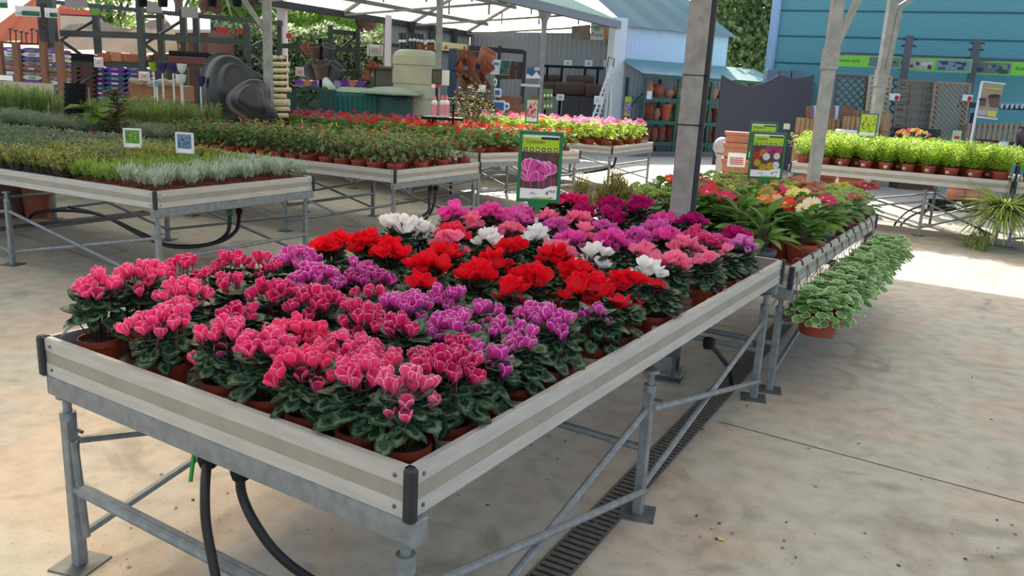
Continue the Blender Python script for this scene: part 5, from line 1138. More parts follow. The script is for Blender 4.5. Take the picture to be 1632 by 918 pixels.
# intermas banner, rolls, shelf
d=20.8; t=thing('hanging_banner','long cream banner with red marks over the shed shelves','banner',tuple(G(700,72,d))); m=MB(); quad(m,[(656,63),(700,66),(745,71),(744,83),(700,80),(654,76)],d); m.build('sheet',mat('banner_cream',(222,206,158),.6),t); m=MB()
for x,y in((681,72),(711,75),(740,77)): m.sphere(G(x,y,d-.03),.045,8,5,sc=(.8,.3,1.2))
m.build('red_mark',REDINK,t)
for x,y in((662,72),(694,75),(722,78)): c=G(x,y+1,d-.03); text('intermas',.085,t,tuple(c-LOC[t.name]),(PI/2,0.06,FACE),INK)
for k,(x,y0,y1) in enumerate(((639,53,76),(645,53,76),(655,53,74),(661,54,74),(667,54,75),(673,55,76),(684,49,76),(690,50,76))):
    m=MB(); m.tube([G(x,81,19.55),G(x-1,y0,19.55)],.045,9); o=m.build('mesh_roll',mat('mesh_roll_dark',(54,60,66),.6)); tag(o,f'dark wrapped mesh roll standing behind the tank, {od(k)} from the white shed post','roll','mesh rolls'); m=MB(); m.tube([G(x-.4,y1-8,19.55),G(x-.4,y1-12,19.55)],.048,9); m.build('roll_label',PAPER,o)
# display posters
t=thing('display_poster','tilted poster with green cascade picture on a thin stand','poster',tuple(G(797,120,18.2))); m=MB(); quad(m,[(785,95),(815,96),(809,120),(781,118)],18.2); m.build('sheet',PAPER,t); m=MB(); quad(m,[(799,96),(814.5,96.5),(809,119),(796,118.5)],18.18); m.build('picture',mat('pic_cascade',(60,110,84),.6,c2=(30,50,44),sc=9),t); m=MB(); quad(m,[(787,99),(796,100),(795,104),(786,103)],18.18); m.build('heading',mat('pic_cyan',(70,160,200),.6),t); m=MB(); m.tube([G(796,120,18.25),G(796,190,18.25)],.015,6); m.build('stand',DARKG,t)
t=thing('display_poster','blue poster with white swirl on the small table in the shed','poster',tuple(G(849,124,19))); m=MB(); quad(m,[(840,108),(861,107),(861,125),(838,125)],19); m.build('sheet',mat('pic_navy',(60,100,136),.6),t); m=MB(); quad(m,[(840,117),(848,122),(855,114),(861,122),(861,125),(838,125)],18.98); quad(m,ell(856,110,5,3),18.98,1); m.build('picture',[PAPER,mat('pic_peach',(226,190,176),.6)],t)
t=thing('small_table','small white table under the blue poster','table',base(845,140,19)); m=MB(); fb(m,830,134,861,138,18.9,.5); m.build('top',WHITE,t); m=MB(); vpost(m,831,140,18.95,.03,0,G(831,137,19)[2]); vpost(m,859,140,18.95,.03,0,G(859,137,19)[2]); m.build('leg',DARKG,t)
for k,(x0,y0,x1,y1) in enumerate(((798,153,832,163),(806,165,834,180),(845,152,856,178))): one('wooden_counter',('long brown wooden counter top in the shed','lower brown wooden counter in the shed','narrow wooden stand beside the shed post')[k],'counter',WOOD,(x0,y0,x1,y1),d=18.6,th=.6)
for k,(x0,y0,x1,y1) in enumerate(((786,125,792,137),(787,141,799,155),(785,160,805,180),(802,164,812,175))):
    t=one('bagged_pack',f'white and blue bag leaning by the wooden bins, {od(k)} from the top','bag',PAPER,(x0,y0,x1,y1),d=17.9+.1*k,th=.12,group='bags by the wooden bins',bev=.03,tilt=.3); m=MB(); fb(m,x0+2,y0+3,x1-2,y1-4,17.82+.1*k,.03); m.build('printed_patch',mat('bag_blue',(70,110,170),.5),t)
for k in range(6): 
    t=one('hanging_pack',f'green and white pack on the rack behind the shed post, {od(k)} along','pack',mat('pack_green',(120,150,80),.5),(866+5.2*(k%3),142+17*(k//3),870.5+5.2*(k%3),157+17*(k//3)),d=20.2,th=.06,group='packs on the small rack'); m=MB(); fb(m,866.5+5.2*(k%3),150+17*(k//3),870+5.2*(k%3),154+17*(k//3),20.17,.02); m.build('white_band',PAPER,t)
m=MB(); vpost(m,877,150,20.3,.05,0,1.6); vpost(m,864,150,20.3,.05,0,1.6); fb(m,864,141,877,142.5,20.3,.05); tag(m.build('small_rack',WOOD),'small wooden rack of green packs behind the shed post','rack')
# reed rolls on a black rack
RR=mat('reed_roll',(92,66,56),.9,c2=(70,50,42),sc=30,stretch=(1,1,12))
for k,(x0,x1,yc,rr,d) in enumerate(((866,893,128,.17,23.6),(903,946,130,.18,23.2),(885,931,142,.2,22.9),(933,962,144,.18,22.7),(862,884,140,.18,23.2))):
    m=MB(); m.tube([G(x0,yc,d),G(x1,yc+1,d)],rr,12); tag(m.build('reed_roll',RR),('brown reed roll on the top tier, nearest the shed post','brown reed roll on the top tier, middle of the rack','big brown reed roll on the lower tier, middle of the rack','brown reed roll on the lower tier beside the ladder','brown reed roll on the lower tier behind the shed post')[k],'roll','reed rolls')
t=thing('roll_stand','black steel rack carrying the reed rolls','rack',base(915,150,23.4)); m=MB()
for x in(870,893,930,950): vpost(m,x,150,23.3,.07,0,G(x,106,23.3)[2])
m.build('upright',BLACKP,t); m=MB(); m.bar(G(866,105,23.5),G(962,109,23.25),.07); m.bar(G(866,151,23.2),G(962,153,22.9),.07); m.build('beam',BLACKP,t)
for k,(x0,x1) in enumerate(((897,921),(923,945))): one('dark_crate',('dark crate under the reed rolls, nearer the shed post','dark crate under the reed rolls, nearer the ladder')[k],'crate',mat('crate_dark',(60,54,56),.7),(x0,153,x1,190),d=22.8,th=.3)
t=thing('display_rack','dark steel display frame in the shed behind the wooden bins','rack',base(800,150,22)); m=MB()
for x in(748,793,833): vpost(m,x,150,22,.09,0,G(x,74 if x<800 else 82,22)[2])
m.build('upright',DARKG,t); m=MB(); m.bar(G(748,76,22),G(835,83,22),.08,.12); m.bar(G(748,103,22),G(835,108,22),.06,.08); m.build('beam',DARKG,t)
for k in range(4): one('dark_pack',f'dark brown pack on the steel display frame, {od(k)} along','pack',mat('pack_umber',(84,62,54),.8),(790+11*k,96+k,800+11*k,126),d=21.9,th=.3,group='packs on the dark frame')
# ladder
t=thing('step_ladder','white folding step ladder open by the shed corner','ladder',base(957,190,21.5)); m=MB()
for x in(0,9): m.bar(G(974+x*.3,104,21.5+x*.06),G(943+x,192,21.3+x*.06),.05,.03)
m.build('front_rail',WHITE,t); m=MB()
for x in(0,8): m.bar(G(972+x*.3,106,21.6+x*.05),G(965+x,190,22.2),.05,.03)
m.build('back_rail',WHITE,t); m=MB()
for k in range(11): u=(k+.5)/11; m.bar(G(974-31*u,104+88*u,21.5-.2*u),G(977-22*u*1.05,104+88*u,22-.2*u),.09,.02)
m.build('tread',WHITE,t); m=MB(); m.tube([G(968,106,21.5),G(970,91,21.5),G(979,94,21.6),G(977,107,21.6)],.015,6); m.build('guard_rail',DARKG,t)
# fusta banner high in the shed
t=thing('wood_banner','square banner with a tree mark flanked by wood photos high on the shed wall','banner',tuple(G(950,50,23.3))); m=MB(); quad(m,[(942,36),(962,37),(962,64),(941,63)],23.3); m.build('sheet',mat('banner_grey',(196,196,198),.6),t); m=MB(); quad(m,[(911,42),(941,39),(941,63),(911,63)],23.3); m.build('picture',mat('pic_timber',(150,120,112),.6,c2=(110,84,80),sc=4),t); m=MB(); quad(m,[(962,39),(980,40),(980,64),(962,64)],23.3); m.build('picture',mat('pic_timber2',(176,120,84),.6),t)
c=G(943,57.5,23.27); text('Fusta',.15,t,tuple(c-LOC[t.name]),(PI/2,0,FACE),mat('banner_red',(150,70,60),.6)); m=MB()
for k in range(5): quad(m,[(951.5,50),(951.5+(k-2)*3.2-.8,42+abs(k-2)*1.5),(951.5+(k-2)*3.2+.8,42+abs(k-2)*1.5)],23.28)
m.build('tree_mark',mat('mark_green',(120,170,60),.6),t)
# orchid advert board at the shelving
t=one('advert_board','narrow board with lime top and purple orchid picture at the green shelving','notice',LIME,(995,154,1005.5,185),d=22.2,th=.02); m=MB(); fb(m,996,163,1004.7,181,22.18,.01); m.build('picture',mat('pic_orchid',(196,150,206),.6,c2=(90,60,120),sc=14),t)
t=one('price_sign','white price card hung on the middle green shelf','price card',PAPER,(1031,145,1039,158),d=22,th=.01)
# fertiliser bottles on a stand, dark notice
t=thing('bottle_stand','black tray stand holding the pink-capped bottles','stand',base(700,190,11.8)); p=G(700,190,11.8); m=MB(); fb(m,671,187,736,191.5,11.7,.35); m.build('tray',BLACKP,t); m=MB(); vpost(m,690,190,11.85,.03,0,p[2]); vpost(m,722,190,11.85,.03,0,G(722,165,11.8)[2]); m.build('post',BLACKP,t)
for k,x in enumerate((692,704.5,711)):
    p=G(x,188,11.75); s=11.75/F; t=thing('bottle',('pink and white fertiliser bottle alone at one end of the tray','pink and white fertiliser bottle in the middle of the tray','pink and white fertiliser bottle nearest the black pole')[k],'bottle',tuple(p),0,'fertiliser bottles on the stand'); m=MB(); m.lathe([(.040,0),(.045,.01),(.045,25*s),(.02,28*s)],n=14,cap=(True,False)); m.build('body',mat('bottle_white',(236,226,226),.4),t,local=True,auto=True); m=MB(); m.lathe([(.022,27*s),(.026,31*s),(.012,34*s),(.003,36*s)],n=10); m.build('cap',mat('cap_pink',(226,110,120),.4),t,local=True,auto=True); m=MB(); m.lathe([(.0465,5*s),(.0465,21*s)],n=14); m.build('label_wrap',mat('label_pinkish',(226,140,150),.5),t,local=True,auto=True)
t=one('dark_notice','dark notice board with fine lettering beside the beige tank','notice',mat('notice_dark',(58,60,48),.6),(688,110,704,134),d=13,th=.02); m=MB()
for k in range(6): fb(m,690,115+k*3,702,116+k*3,12.98,.004)
fb(m,691,112,701,113.6,12.98,.004,mi=1); m.build('printed_lines',[mat('print_olive',(130,132,100),.6),LIME],t); m=MB(); m.tube([G(696,134,13.02),G(696,200,13.02)],.02,6); m.build('post',BLACKP,t)
one('green_card','white and green card on the black pole by the notice','notice',PAPER,(704,112,716,136),d=13.1,th=.01)
for k in range(2): one('small_pack',f'red and white pack under the dark notice, {od(k)} from the tank','pack',REDINK if k else PAPER,(688+7*k,134,694+7*k,140),d=12.9,th=.05,group='packs under the notice')
# twiggy shrub among geraniums
p=G(752,195,13); t=thing('bronze_shrub','loose bronze-green shrub before the wooden bins','shrub',(p[0],p[1],ZB)); m=MB(); r=random.Random(8)
for k in range(900):
    a=r.uniform(0,6.28);R=.48*math.sqrt(r.random()); z=.95*math.sqrt(max(.03,1-(R/.5)**2))*r.uniform(.3,1); m.inst(BROAD,(R*math.cos(a),R*math.sin(a),z),aim(r.uniform(0,6.28),r.uniform(-.6,.6),r.uniform(-.5,.5)),.06*r.uniform(.7,1.2),mi=k%2)
m.build('foliage',[leafmat('bronze_leaf',(128,112,70),None,.35),leafmat('olive_leaf',(104,116,60),None,.35)],t,local=True); m=MB()
for k in range(9): a=k*.7; m.tube([(0,0,0),(.1*math.cos(a),.1*math.sin(a),.4),(.3*math.cos(a),.3*math.sin(a),.8)],.008,5)
m.build('branches',DWOOD,t,local=True)
# ================================================================ LEFT: racking, bags, pond moulds
d=16; t=thing('pallet_racking','dark grey pallet racking hung with a beige tarpaulin','racking',base(245,200,d))
ztop=G(92,-30,d)[2]
for px,y,dd in((92.5,5,16),(230,0,16),(396,40,16.2),(161,15,17),(297,18,17),(261,20,17.2),(317,30,17.6)):
    m=MB(); vpost(m,px,150,dd,.12,0,G(px,y if y>5 else -15,dd)[2],.1); m.build('upright',RACK,t)
def rb(x0,y0,x1,y1,dd=16,w=.10): m=MB(); m.bar(G(x0,y0,dd),G(x1,y1,dd),.05,w); m.build('beam',RACK,t)
rb(96,53,230,57,w=.12); rb(230,57,396,68,w=.12); rb(96,99,230,103,w=.12); rb(232,101,400,105,w=.12); rb(230,26,262,27,w=.07); rb(97,22,161,25,16.2,.06)
for a,b,dd in(((96,64),(160,27),16.5),((96,64),(128,86),16.5),((230,70),(296,29),16.5),((232,72),(264,96),16.5),((128,135),(161,113),16.6),((397,76),(430,60),16.3),((397,80),(425,105),16.3)): m=MB(); m.bar(G(*a,dd-.3),G(*b,dd+.3),.05); m.build('diagonal_brace',RACK,t)
m=MB(); m.bar(G(60,1,18),G(450,38,17),.05,.09); m.build('top_beam',RACK,t)
# tarp
t=thing('tarpaulin','beige tarpaulin draped behind the racking','tarpaulin',tuple(G(190,60,17.3)))
top=[(96,24),(130,24),(158,27),(168,36),(186,43),(206,46),(222,41),(240,32),(262,28),(278,46),(282,70)]; bot=[(97,78),(130,80),(158,79),(170,82),(190,84),(206,85),(222,88),(240,84),(262,84),(278,86),(284,86)]
m=MB(); V=[];n=6
for (a,b),(c_,e) in zip(top,bot):
    for j in range(n): u=j/(n-1); V.append(G(a+(c_-a)*u,b+(e-b)*u,17.2+.12*math.sin(a*.09+u*3)+.06*math.sin(a*.3)))
m.add(V,[(i*n+j,i*n+j+1,(i+1)*n+j+1,(i+1)*n+j) for i in range(len(top)-1) for j in range(n-1)]); m.build('cloth',mat('tarp_beige',(176,160,140),.8,trans=.25,c2=(164,150,132),sc=2),t,smooth=True)
# orange parasol and trunk behind
t=thing('orange_parasol','big orange parasol half open behind the tool rack','parasol',base(35,80,19)); A=G(62,-10,19); m=MB(); E=[(-40,66),(-5,66),(12,66),(40,64),(70,62),(76,30)]; P=[G(x,y,18.3+.25*k) for k,(x,y) in enumerate(E)]; m.add([A]+P+[A+FH*1.2]+[q+FH*1.5 for q in P],[(0,i+1,i+2) for i in range(5)]+[(7,8+i+1,8+i) for i in range(5)]); m.build('canopy',mat('parasol_orange',(176,104,82),.85,trans=.25),t); m=MB(); m.bar(G(50,25,18.2),G(28,66,18.2),.02); m.build('rib',PALEW,t); m=MB(); m.tube([(A[0],A[1],0),tuple(A)],.04,8); m.build('pole',PALEW,t)
def trunk(px,py,d,r,z1,label,mt=DWOOD): p=G(px,py,d); m=MB(); m.lathe([(r*1.3,0),(r,.6),(r*.9,z1)],(p[0],p[1],0),10); tag(m.build('bare_tree',mt,smooth=True),label,'tree')
trunk(80,80,18.8,.22,4.5,'dark brown trunk beside the orange parasol',mat('bark',(74,56,52),.9,c2=(54,42,40),sc=8)); 
# signboards on top
for k,(r_,w2,l,tx) in enumerate((((24,10,64,26),.28,'red-topped price sign with green panel in the middle of the hanging row','5,95'),((71,13,92,28),.4,'red-topped price sign hanging just left of the racking upright','5,95'),((-14,-4,12,13),.5,'red-topped price sign with green panel at the outer end of the row',''))):
    x0,y0,x1,y1=r_; t=one('price_sign',l,'sign',PAPER,r_,d=14.5,th=.01); m=MB(); fb(m,x0+.5,y0+.5,x1-.5,y0+(y1-y0)*.42,14.49,.004); m.build('red_band',mat('coral_red',(226,96,76),.6),t); m=MB(); fb(m,x0+(x1-x0)*w2,y0+(y1-y0)*.5,x1-1,y1-1,14.49,.004); m.build('green_panel',mat('sign_deep_green',(36,104,64),.6),t)
    c=G(x0+2,y1-2.5,14.48); 
    if tx: text(tx,.075,t,tuple(c-LOC[t.name]),(PI/2,0,FACE),INK)
t=one('price_sign','long coral strip sign between the racking uprights','sign',mat('coral_red',(226,96,76),.6),(95,15,144,23),d=15.2,th=.01); m=MB(); fb(m,144,13,157,24,15.2,.01); m.build('picture',mat('pic_green',(96,148,60),.6),t)
for k,(r_,l) in enumerate((((103,-2,138,11),'grey blank board high on the racking, left one'),((233,3,257,20),'grey blank board high on the racking beside the middle upright'),((289,11,315,28),'grey blank board high on the racking right of the diagonal'))): one('grey_board',l,'board',mat('board_grey',(150,144,146),.7),r_,d=15.6,th=.03)
for k,(x,l) in enumerate(((227,'dark hanging bucket left of the grey board'),(260,'dark hanging bucket right of the grey board'),(338,'dark hanging bucket before the palm trunk'),(378,'dark hanging bucket beside the slanting brace'))):
    p=G(x,11,13.5); m=MB(); m.lathe([(.07,0),(.1,.3),(.09,.3)],tuple(p),12,cap=(True,False)); o=tag(m.build('hanging_bucket',BLACKP),l,'bucket','hanging buckets'); m=MB(); m.tube([p+np.array([-.09,0,.3]),p+np.array([0,0,.5]),p+np.array([.09,0,.3])],.006,5); m.tube([p+np.array([0,0,.5]),p+np.array([0,0,1.1])],.006,5); m.build('hanger_wire',DARKG,o)
# wooden crate fence with bag stack
t=thing('timber_rail_pen','brown timber pen around the bagged compost','pen',base(50,155,14.6))
for x0,x1 in((-6,4),(22,31),(65,74),(90,100)): m=MB(); fb(m,x0,67,x1,160,14.6,.1,zb=0); m.build('post',mat('timber_brown',(124,84,62),.7),t)
for y in(68,112): m=MB(); fb(m,-10,y,98,y+3,14.66,.06); m.build('rail',DWOOD,t)
t=None
BG=[mat('bag_white',(214,214,210),.4),mat('bag_green',(120,150,120),.4),mat('bag_grey',(150,146,140),.4),mat('bag_violet',(112,84,150),.4),mat('bag_red',(150,90,84),.4)]
def bag(x0,x1,y0,y1,d,mt,label,grp,th=.5,mark=None):
    a=G((x0+x1)/2,y1,d); w=(x1-x0)*d/F; h=(y1-y0)*d/F; m=MB((a[0],a[1],a[2]),FACE); n=8;V=[]
    for i in range(n+1):
        u=i/n*2-1; sh=.24+.26*(1-abs(u)**4)
        for q,(yy,zz) in enumerate(((0,.5-sh),(0.,.5+sh),(th,.5+sh),(th,.5-sh))): V.append((u*w/2,yy+(.05 if q in(1,2) else 0)*(1 if q==1 else -1)*sh,zz*h*1.12))
    m.add(V,[(4*i+j,4*i+4+j,4*i+4+(j+1)%4,4*i+(j+1)%4) for i in range(n) for j in range(4)]+[(3,2,1,0),(4*n,4*n+1,4*n+2,4*n+3)]); o=m.build('compost_bag',mt,smooth=False); tag(o,label,'bag',grp)
    if mark: m=MB(); fb(m,x0+(x1-x0)*.3,y0+(y1-y0)*.3,x0+(x1-x0)*.62,y1-(y1-y0)*.3,d-.05,.03); m.build('bag_print',mark,o)
for c_,(xa,xb) in enumerate(((2,34),(36,66),(67,91))):
    for k in range(9): bag(xa,xb,76+k*7.3+c_,82.5+k*7.3+c_,15.1,BG[(k*3+c_*2)%5 if k>1 else 3*(k==0)],f'compost bag in the timber pen, {od(k)} from the top of the {("outer","middle","inner")[c_]} stack','bags in the timber pen',mark=BG[(k+c_)%5])
PUR=mat('bag_purple',(104,60,160),.4); TEA=mat('bag_teal',(40,120,110),.4); LAV=mat('bag_lavender',(176,150,196),.4)
for c_,(xa,xb) in enumerate(((152,167),(168,200),(201,228))):
    for k in range(7): bag(xa,xb,107+k*7.6,113.5+k*7.6,16.8,(PUR,TEA,PUR,PUR,TEA,PUR,TEA)[(k+c_*2)%7],f'{("purple","teal","purple","purple","teal","purple","teal")[(k+c_*2)%7]} bag on the racking pallet, {od(k)} from the top of the {("narrow","middle","inner")[c_]} stack','purple bags on the racking',mark=LAV if (k%2==0 or c_==2) else PAPER)
BK=mat('bark_bag',(98,66,50),.8,c2=(74,48,38),sc=14)
for c_,(xa,xb) in enumerate(((100,124),(125,150))):
    for k in range(8): bag(xa,xb,103+k*7.2,109.8+k*7.2,16.7,BK,f'brown bark bag under the racking beam, {od(k)} from the top of the {("outer","inner")[c_]} stack','bark bags on the racking')
for k,(x0,y0,x1,y1,mt,l) in enumerate(((155,84,176,98,TERRA,'terracotta trough on the racking beam, first beyond the price board'),(176,83,194,98,TERRAL,'terracotta trough on the racking beam, second beyond the price board'),(195,86,228,99,TERRA,'long terracotta trough on the racking beam'),(98,85,150,97,BLACKP,'black trough on the racking beam above the bark bags'),(268,82,334,90,BLACKP,'long black trough on the right-hand racking beam'),(268,90,330,102,mat('trough_maroon',(96,50,46),.6),'maroon trough on the right-hand racking beam'),(330,91,388,104,mat('trough_dark',(46,36,36),.6),'dark long trough on the racking beam behind the pond moulds'))): one('long_trough',l,'trough',mt,(x0,y0,x1,y1),d=15.9,th=.3,bev=.02)
t=thing('dark_backing','added dark brown board backing behind the racking and bag stacks','fence',base(150,100,20.5)); m=MB()  # dark backing added to close the bright gaps under the tarpaulin
for k in range(34): fb(m,-30+k*9.2,86+1.5*(k%2),-21.6+k*9.2,200,20.5,.04,zb=0)
m.build('boards',mat('backing_brown',(84,64,54),.85,c2=(70,54,46),sc=5),t); m=MB(); fb(m,-30,96,282,100,20.55,.06); m.build('rail',DWOOD,t)
# garden tool handles
for k in range(7):
    x=17+k*8.5; y0=47+((k*5)%4)*2; m=MB(); m.tube([G(x,70,14.5),G(x-1+k%3,y0+5,14.5),G(x-1,y0,14.5)],.012,6); m.tube([G(x-3,y0,14.5),G(x+3,y0-.5,14.5)],.014,6); tag(m.build('tool_handle',DARKG),f'dark garden tool handle above the timber pen, {od(k)} along','tool','tools above the timber pen')
one('cardboard_sheet','pale cardboard sheet leaning on the timber pen','board',mat('cardboard',(196,180,158),.8),(-10,131,86,170),d=13.2,th=.02); one('notice_sign','small white card on the timber pen','notice',PAPER,(-5,120,20,128),d=14.3,th=.01)
# half-round scoops on white poles
def scoop(x,y0,y1,w,mt,label):
    d=12.6; p=G(x,y1,d); R=w*d/F/2; h=(y1-y0)*d/F; t=thing('pole_scoop',label,'feeder',(p[0],p[1],.3)); m=MB(); m.lathe([(.012,0),(R*.5,h*.12),(R*.85,h*.45),(R,h),(R*.93,h),(R*.75,h*.45)],(0,0,p[2]-.3),14); m.build('bowl',mt,t,local=True,auto=True); m=MB(); m.tube([(0,0,0),(0,0,p[2]-.3)],.014,7); m.build('pole',WHITE,t,local=True)
NAVY=mat('scoop_navy',(62,48,104),.4)
scoop(245,100,114,15,mat('scoop_lime',(158,176,40),.4),'lime green half bowl on a white pole'); scoop(259,101,117,17,NAVY,'navy half bowl on a white pole beside the lime one'); scoop(276,101,117,17,NAVY,'navy half bowl on a white pole beside the white ones'); scoop(290,102,117,16,WHITE,'white half bowl on a white pole, upper of the two'); scoop(289,119,135,17,WHITE,'white half bowl on a white pole, lower of the two'); scoop(250,130,138,9,mat('scoop_sky',(110,176,214),.4),'small sky blue bowl on a short white pole'); scoop(320,122,138,16,NAVY,'navy half bowl on a white pole beside the pond moulds')
one('stone_crate','crate of pale stones under the racking','crate',WOOD,(205,135,290,160),d=15.6,th=.6)
r=random.Random(3)
for k in range(14): m=MB(); m.sphere(G(212+k*5.6,131+r.uniform(-4,3),15.5),.07*r.uniform(.8,1.3),8,6,sc=(1.2,1,.8)); tag(m.build('stone',mat('pale_stone',(186,170,156),.8,c2=(140,120,104),sc=5),smooth=True),'pale rounded stone heaped in the crate under the racking','stone','stones in the crate')
# black pond moulds
def pond(px,py,d,Rx_,Rz_,depth,label,seed,tilt,rot):
    c=G(px,py,d); m=MB(); n=56;V=[]; prof=[(1.0,.03),(1.05,.05),(1.06,.02),(1.0,0),(.96,-.06),(.92,-.3),(.87,-.5),(.80,-.62),(.66,-.68),(.62,-.72),(.56,-.9),(.42,-.99),(.2,-1.0),(.0,-1.0)]
    for s,z in prof:
        for j in range(n):
            a=2*PI*j/n; k_=1+.13*math.cos(2*a+seed)+.14*math.cos(3*a+1.3*seed); k_=1+(k_-1)*(.4+.6*s)
            V.append((Rx_*s*k_*math.cos(a),z*depth,Rz_*s*k_*math.sin(a)))
    V=np.array(V)@Rx(tilt).T@Rz(FACE+rot).T+c
    m.add(V,[(i*n+j,i*n+(j+1)%n,(i+1)*n+(j+1)%n,(i+1)*n+j) for i in range(len(prof)-1) for j in range(n)]); o=m.build('pond_mould',mat('pond_black',(42,40,42),.42,spec=.6),smooth=True); tag(o,label,'pond liner','black pond moulds')
pond(375,146,13.0,.52,.56,.55,'large black moulded pond shell standing on edge, back one',.5,-.25,.5)
pond(404,166,12.25,.36,.34,.5,'smaller black moulded pond shell standing before the larger',2.2,-.2,.25)
# black pot stack and house plants by the rosemary
for k in range(6): p=G(121,150+k*8,10.8); m=MB(); m.lathe([(.11,0),(.14,.14),(.13,.14)],tuple(p),16,cap=(True,False)); tag(m.build('black_pot',BLACKP),f'black nursery pot in the stack behind the thyme, {od(k)} from the top','pot','stacked black pots')
p=G(155,205,9.6); t=thing('big_leaf_plant','plant with broad light green leaves between the rosemary clumps','potted plant',(p[0],p[1],ZB)); m=MB()
for k in range(12): a=k*2.4; m.inst(BROAD,(.05*math.cos(a),.05*math.sin(a),.25+.03*(k%5)),aim(a,.3-.1*(k%4)),.36)
m.build('foliage',leafmat('broad_leaf',(120,146,50),(90,120,44),.4),t,local=True); part('pot',MPOT,t)
m=MB(); m.tube([(-.12,0,.1),(-.12,0,.62)],.008,6); m.build('cane',PALEW,t,local=True)
p=G(188,203,9.4); t=thing('bronze_leaf_plant','bronze-leaved plant beside the broad-leaved one','potted plant',(p[0],p[1],ZB)); m=MB()
for k in range(40): a=k*2.4; m.inst(BROAD,(.02*math.cos(a),.02*math.sin(a),.14+.012*k),aim(a,.55-.2*(k%3)),.17)
m.tube([(0,0,.1),(.02,0,.6)],.012,6,mi=1); m.build('foliage',[leafmat('bronze_leaf2',(120,84,60),(104,104,60),.3),DWOOD],t,local=True); part('pot',MPOT,t)
p=G(185,312,9.5); m=MB(); q=Z(228,340,.0)
for k,(x,y,w,h,l) in enumerate(((62,300,.36,.33,'large terracotta pot standing under the herb bench'),(18,305,.4,.36,'large brown pot in the shade under the herb bench'))): 
    p=Z(x,345,0); m=MB(); m.lathe([(w*.34,0),(w*.47,h*.8),(w*.5,h*.82),(w*.5,h),(w*.44,h)],tuple(p),20,cap=(True,False)); tag(m.build('large_pot',TERRA if k==0 else mat('pot_umber',(96,64,54),.7),auto=True),l,'pot')
# second rack before the hedge
d=17.5; t=thing('empty_rack','empty dark rack standing before the variegated hedge','racking',base(510,140,d))
for x,y in((447,34),(527,42),(570,45)): m=MB(); vpost(m,x,140,d+(.0 if x!=570 else .6),.09,0,G(x,y,d)[2]); m.build('upright',RACK,t)
for a,b in(((450,73),(525,75)),((528,78),(570,80)),((528,116),(570,117)),((528,50),(570,54))): m=MB(); m.bar(G(*a,d),G(*b,d+.4),.05,.10); m.build('beam',RACK,t)
for a,b in(((531,87),(569,56)),((531,90),(560,118)),((431,55),(446,44))): m=MB(); m.bar(G(*a,d),G(*b,d+.4),.045); m.build('diagonal_brace',RACK,t)
pots([(584,112,121,13),(584,119,128,14),(590,102,109,11),(600,101,109,11),(592,97,103,10)],16.2,TERRA,'terracotta pots by the taupe planter','terracotta pot stacked by the taupe planter, {} of the heap','terracotta_pot',0)
for k in range(9): 
    x=470+k*12; t=None; bag(x,x+14,128+(k%3),138,17.2,(PUR,mat('bag_orange',(206,120,80),.4),PUR,PAPER,PUR,LAV)[k%6],f'bag lying before the hedge, {od(k)} from the cream rolls','bags before the hedge',.4)
m=MB(); m.tube([G(519,128,16),G(531,143,15.8)],.07,10); tag(m.build('plastic_jug',mat('jug_green_white',(190,214,196),.4),smooth=True),'pale green plastic jug lying on the storage box','jug')
t=thing('low_display_table','low table of bags before the hedge','table',tuple(G(520,140,17.4))); m=MB(); fb(m,466,138.5,592,141,17.1,.8); m.build('top',PALEW,t)
for x in(470,588): m=MB(); vpost(m,x,140,17.5,.06,0,G(x,140,17.1)[2]); m.build('leg',DARKG,t)
t=thing('pot_stand','slim stand under the terracotta pots by the taupe planter','stand',tuple(G(590,118,16.3))); m=MB(); vpost(m,586,118,16.25,.05,0,G(586,128,16.2)[2]); m.build('post',DARKG,t); m=MB(); fb(m,576,128.5,594,130,16.1,.3); fb(m,583,109.3,608,110.3,16.1,.25); vpost(m,598,118,16.3,.03,0,G(598,110,16.2)[2]); m.build('shelf',DARKG,t)
# ================================================================ HEDGE, TREES, SKYLINE
def leafcloud(m,c,rad,n,s,r,mi=(0,1),T=TINY,shell=.55):
    for k in range(n):
        u=r.uniform(-1,1);a=r.uniform(0,6.28);q=math.sqrt(1-u*u); R=(shell+(1-shell)*r.random()); m.inst(T,(c[0]+rad[0]*R*q*math.cos(a),c[1]+rad[1]*R*q*math.sin(a),c[2]+rad[2]*R*u),aim(r.uniform(0,6.28),r.uniform(-1.2,1.2),r.uniform(-1,1)),s*r.uniform(.7,1.3),mi[r.randrange(len(mi))])
HG=[leafmat('hedge_green',(96,124,76),None,.45),leafmat('hedge_cream',(222,222,180),None,.5),leafmat('hedge_mid',(140,158,104),None,.5)]
H0=G(300,140,23.5); H1=G(614,140,24.6); r=random.Random(12); m=MB(); hv=(H1-H0)/np.linalg.norm(H1-H0)
for k in range(9000):
    u=r.random(); p=H0+(H1-H0)*u; zt=3.0+.12*math.sin(u*20); z=r.uniform(.6,zt); dp=r.choice((0,0,r.random()))*.8; 
    if r.random()<.12: z=zt+r.uniform(-.05,.12); dp=r.random()*.9
    c=(p[0]+FH[0]*dp,p[1]+FH[1]*dp,z); m.inst(TINY,c,aim(r.uniform(0,6.28),r.uniform(-1.2,1.2),r.uniform(-1,1)),.13*r.uniform(.7,1.3),r.choice((0,0,1,1,2)))
t=thing('hedge','tall cream-variegated clipped hedge behind the empty rack','hedge',(*(H0[:2]+H1[:2])/2,0)); m.build('foliage',HG,t); m=MB(); a=H0+FH*.5;b=H1+FH*.5; a[2]=b[2]=0; m.bar(a+up*1.4,b+up*1.4,.5,2.7); m.build('inner_twigs',mat('twig_dark',(50,54,36),.9),t)
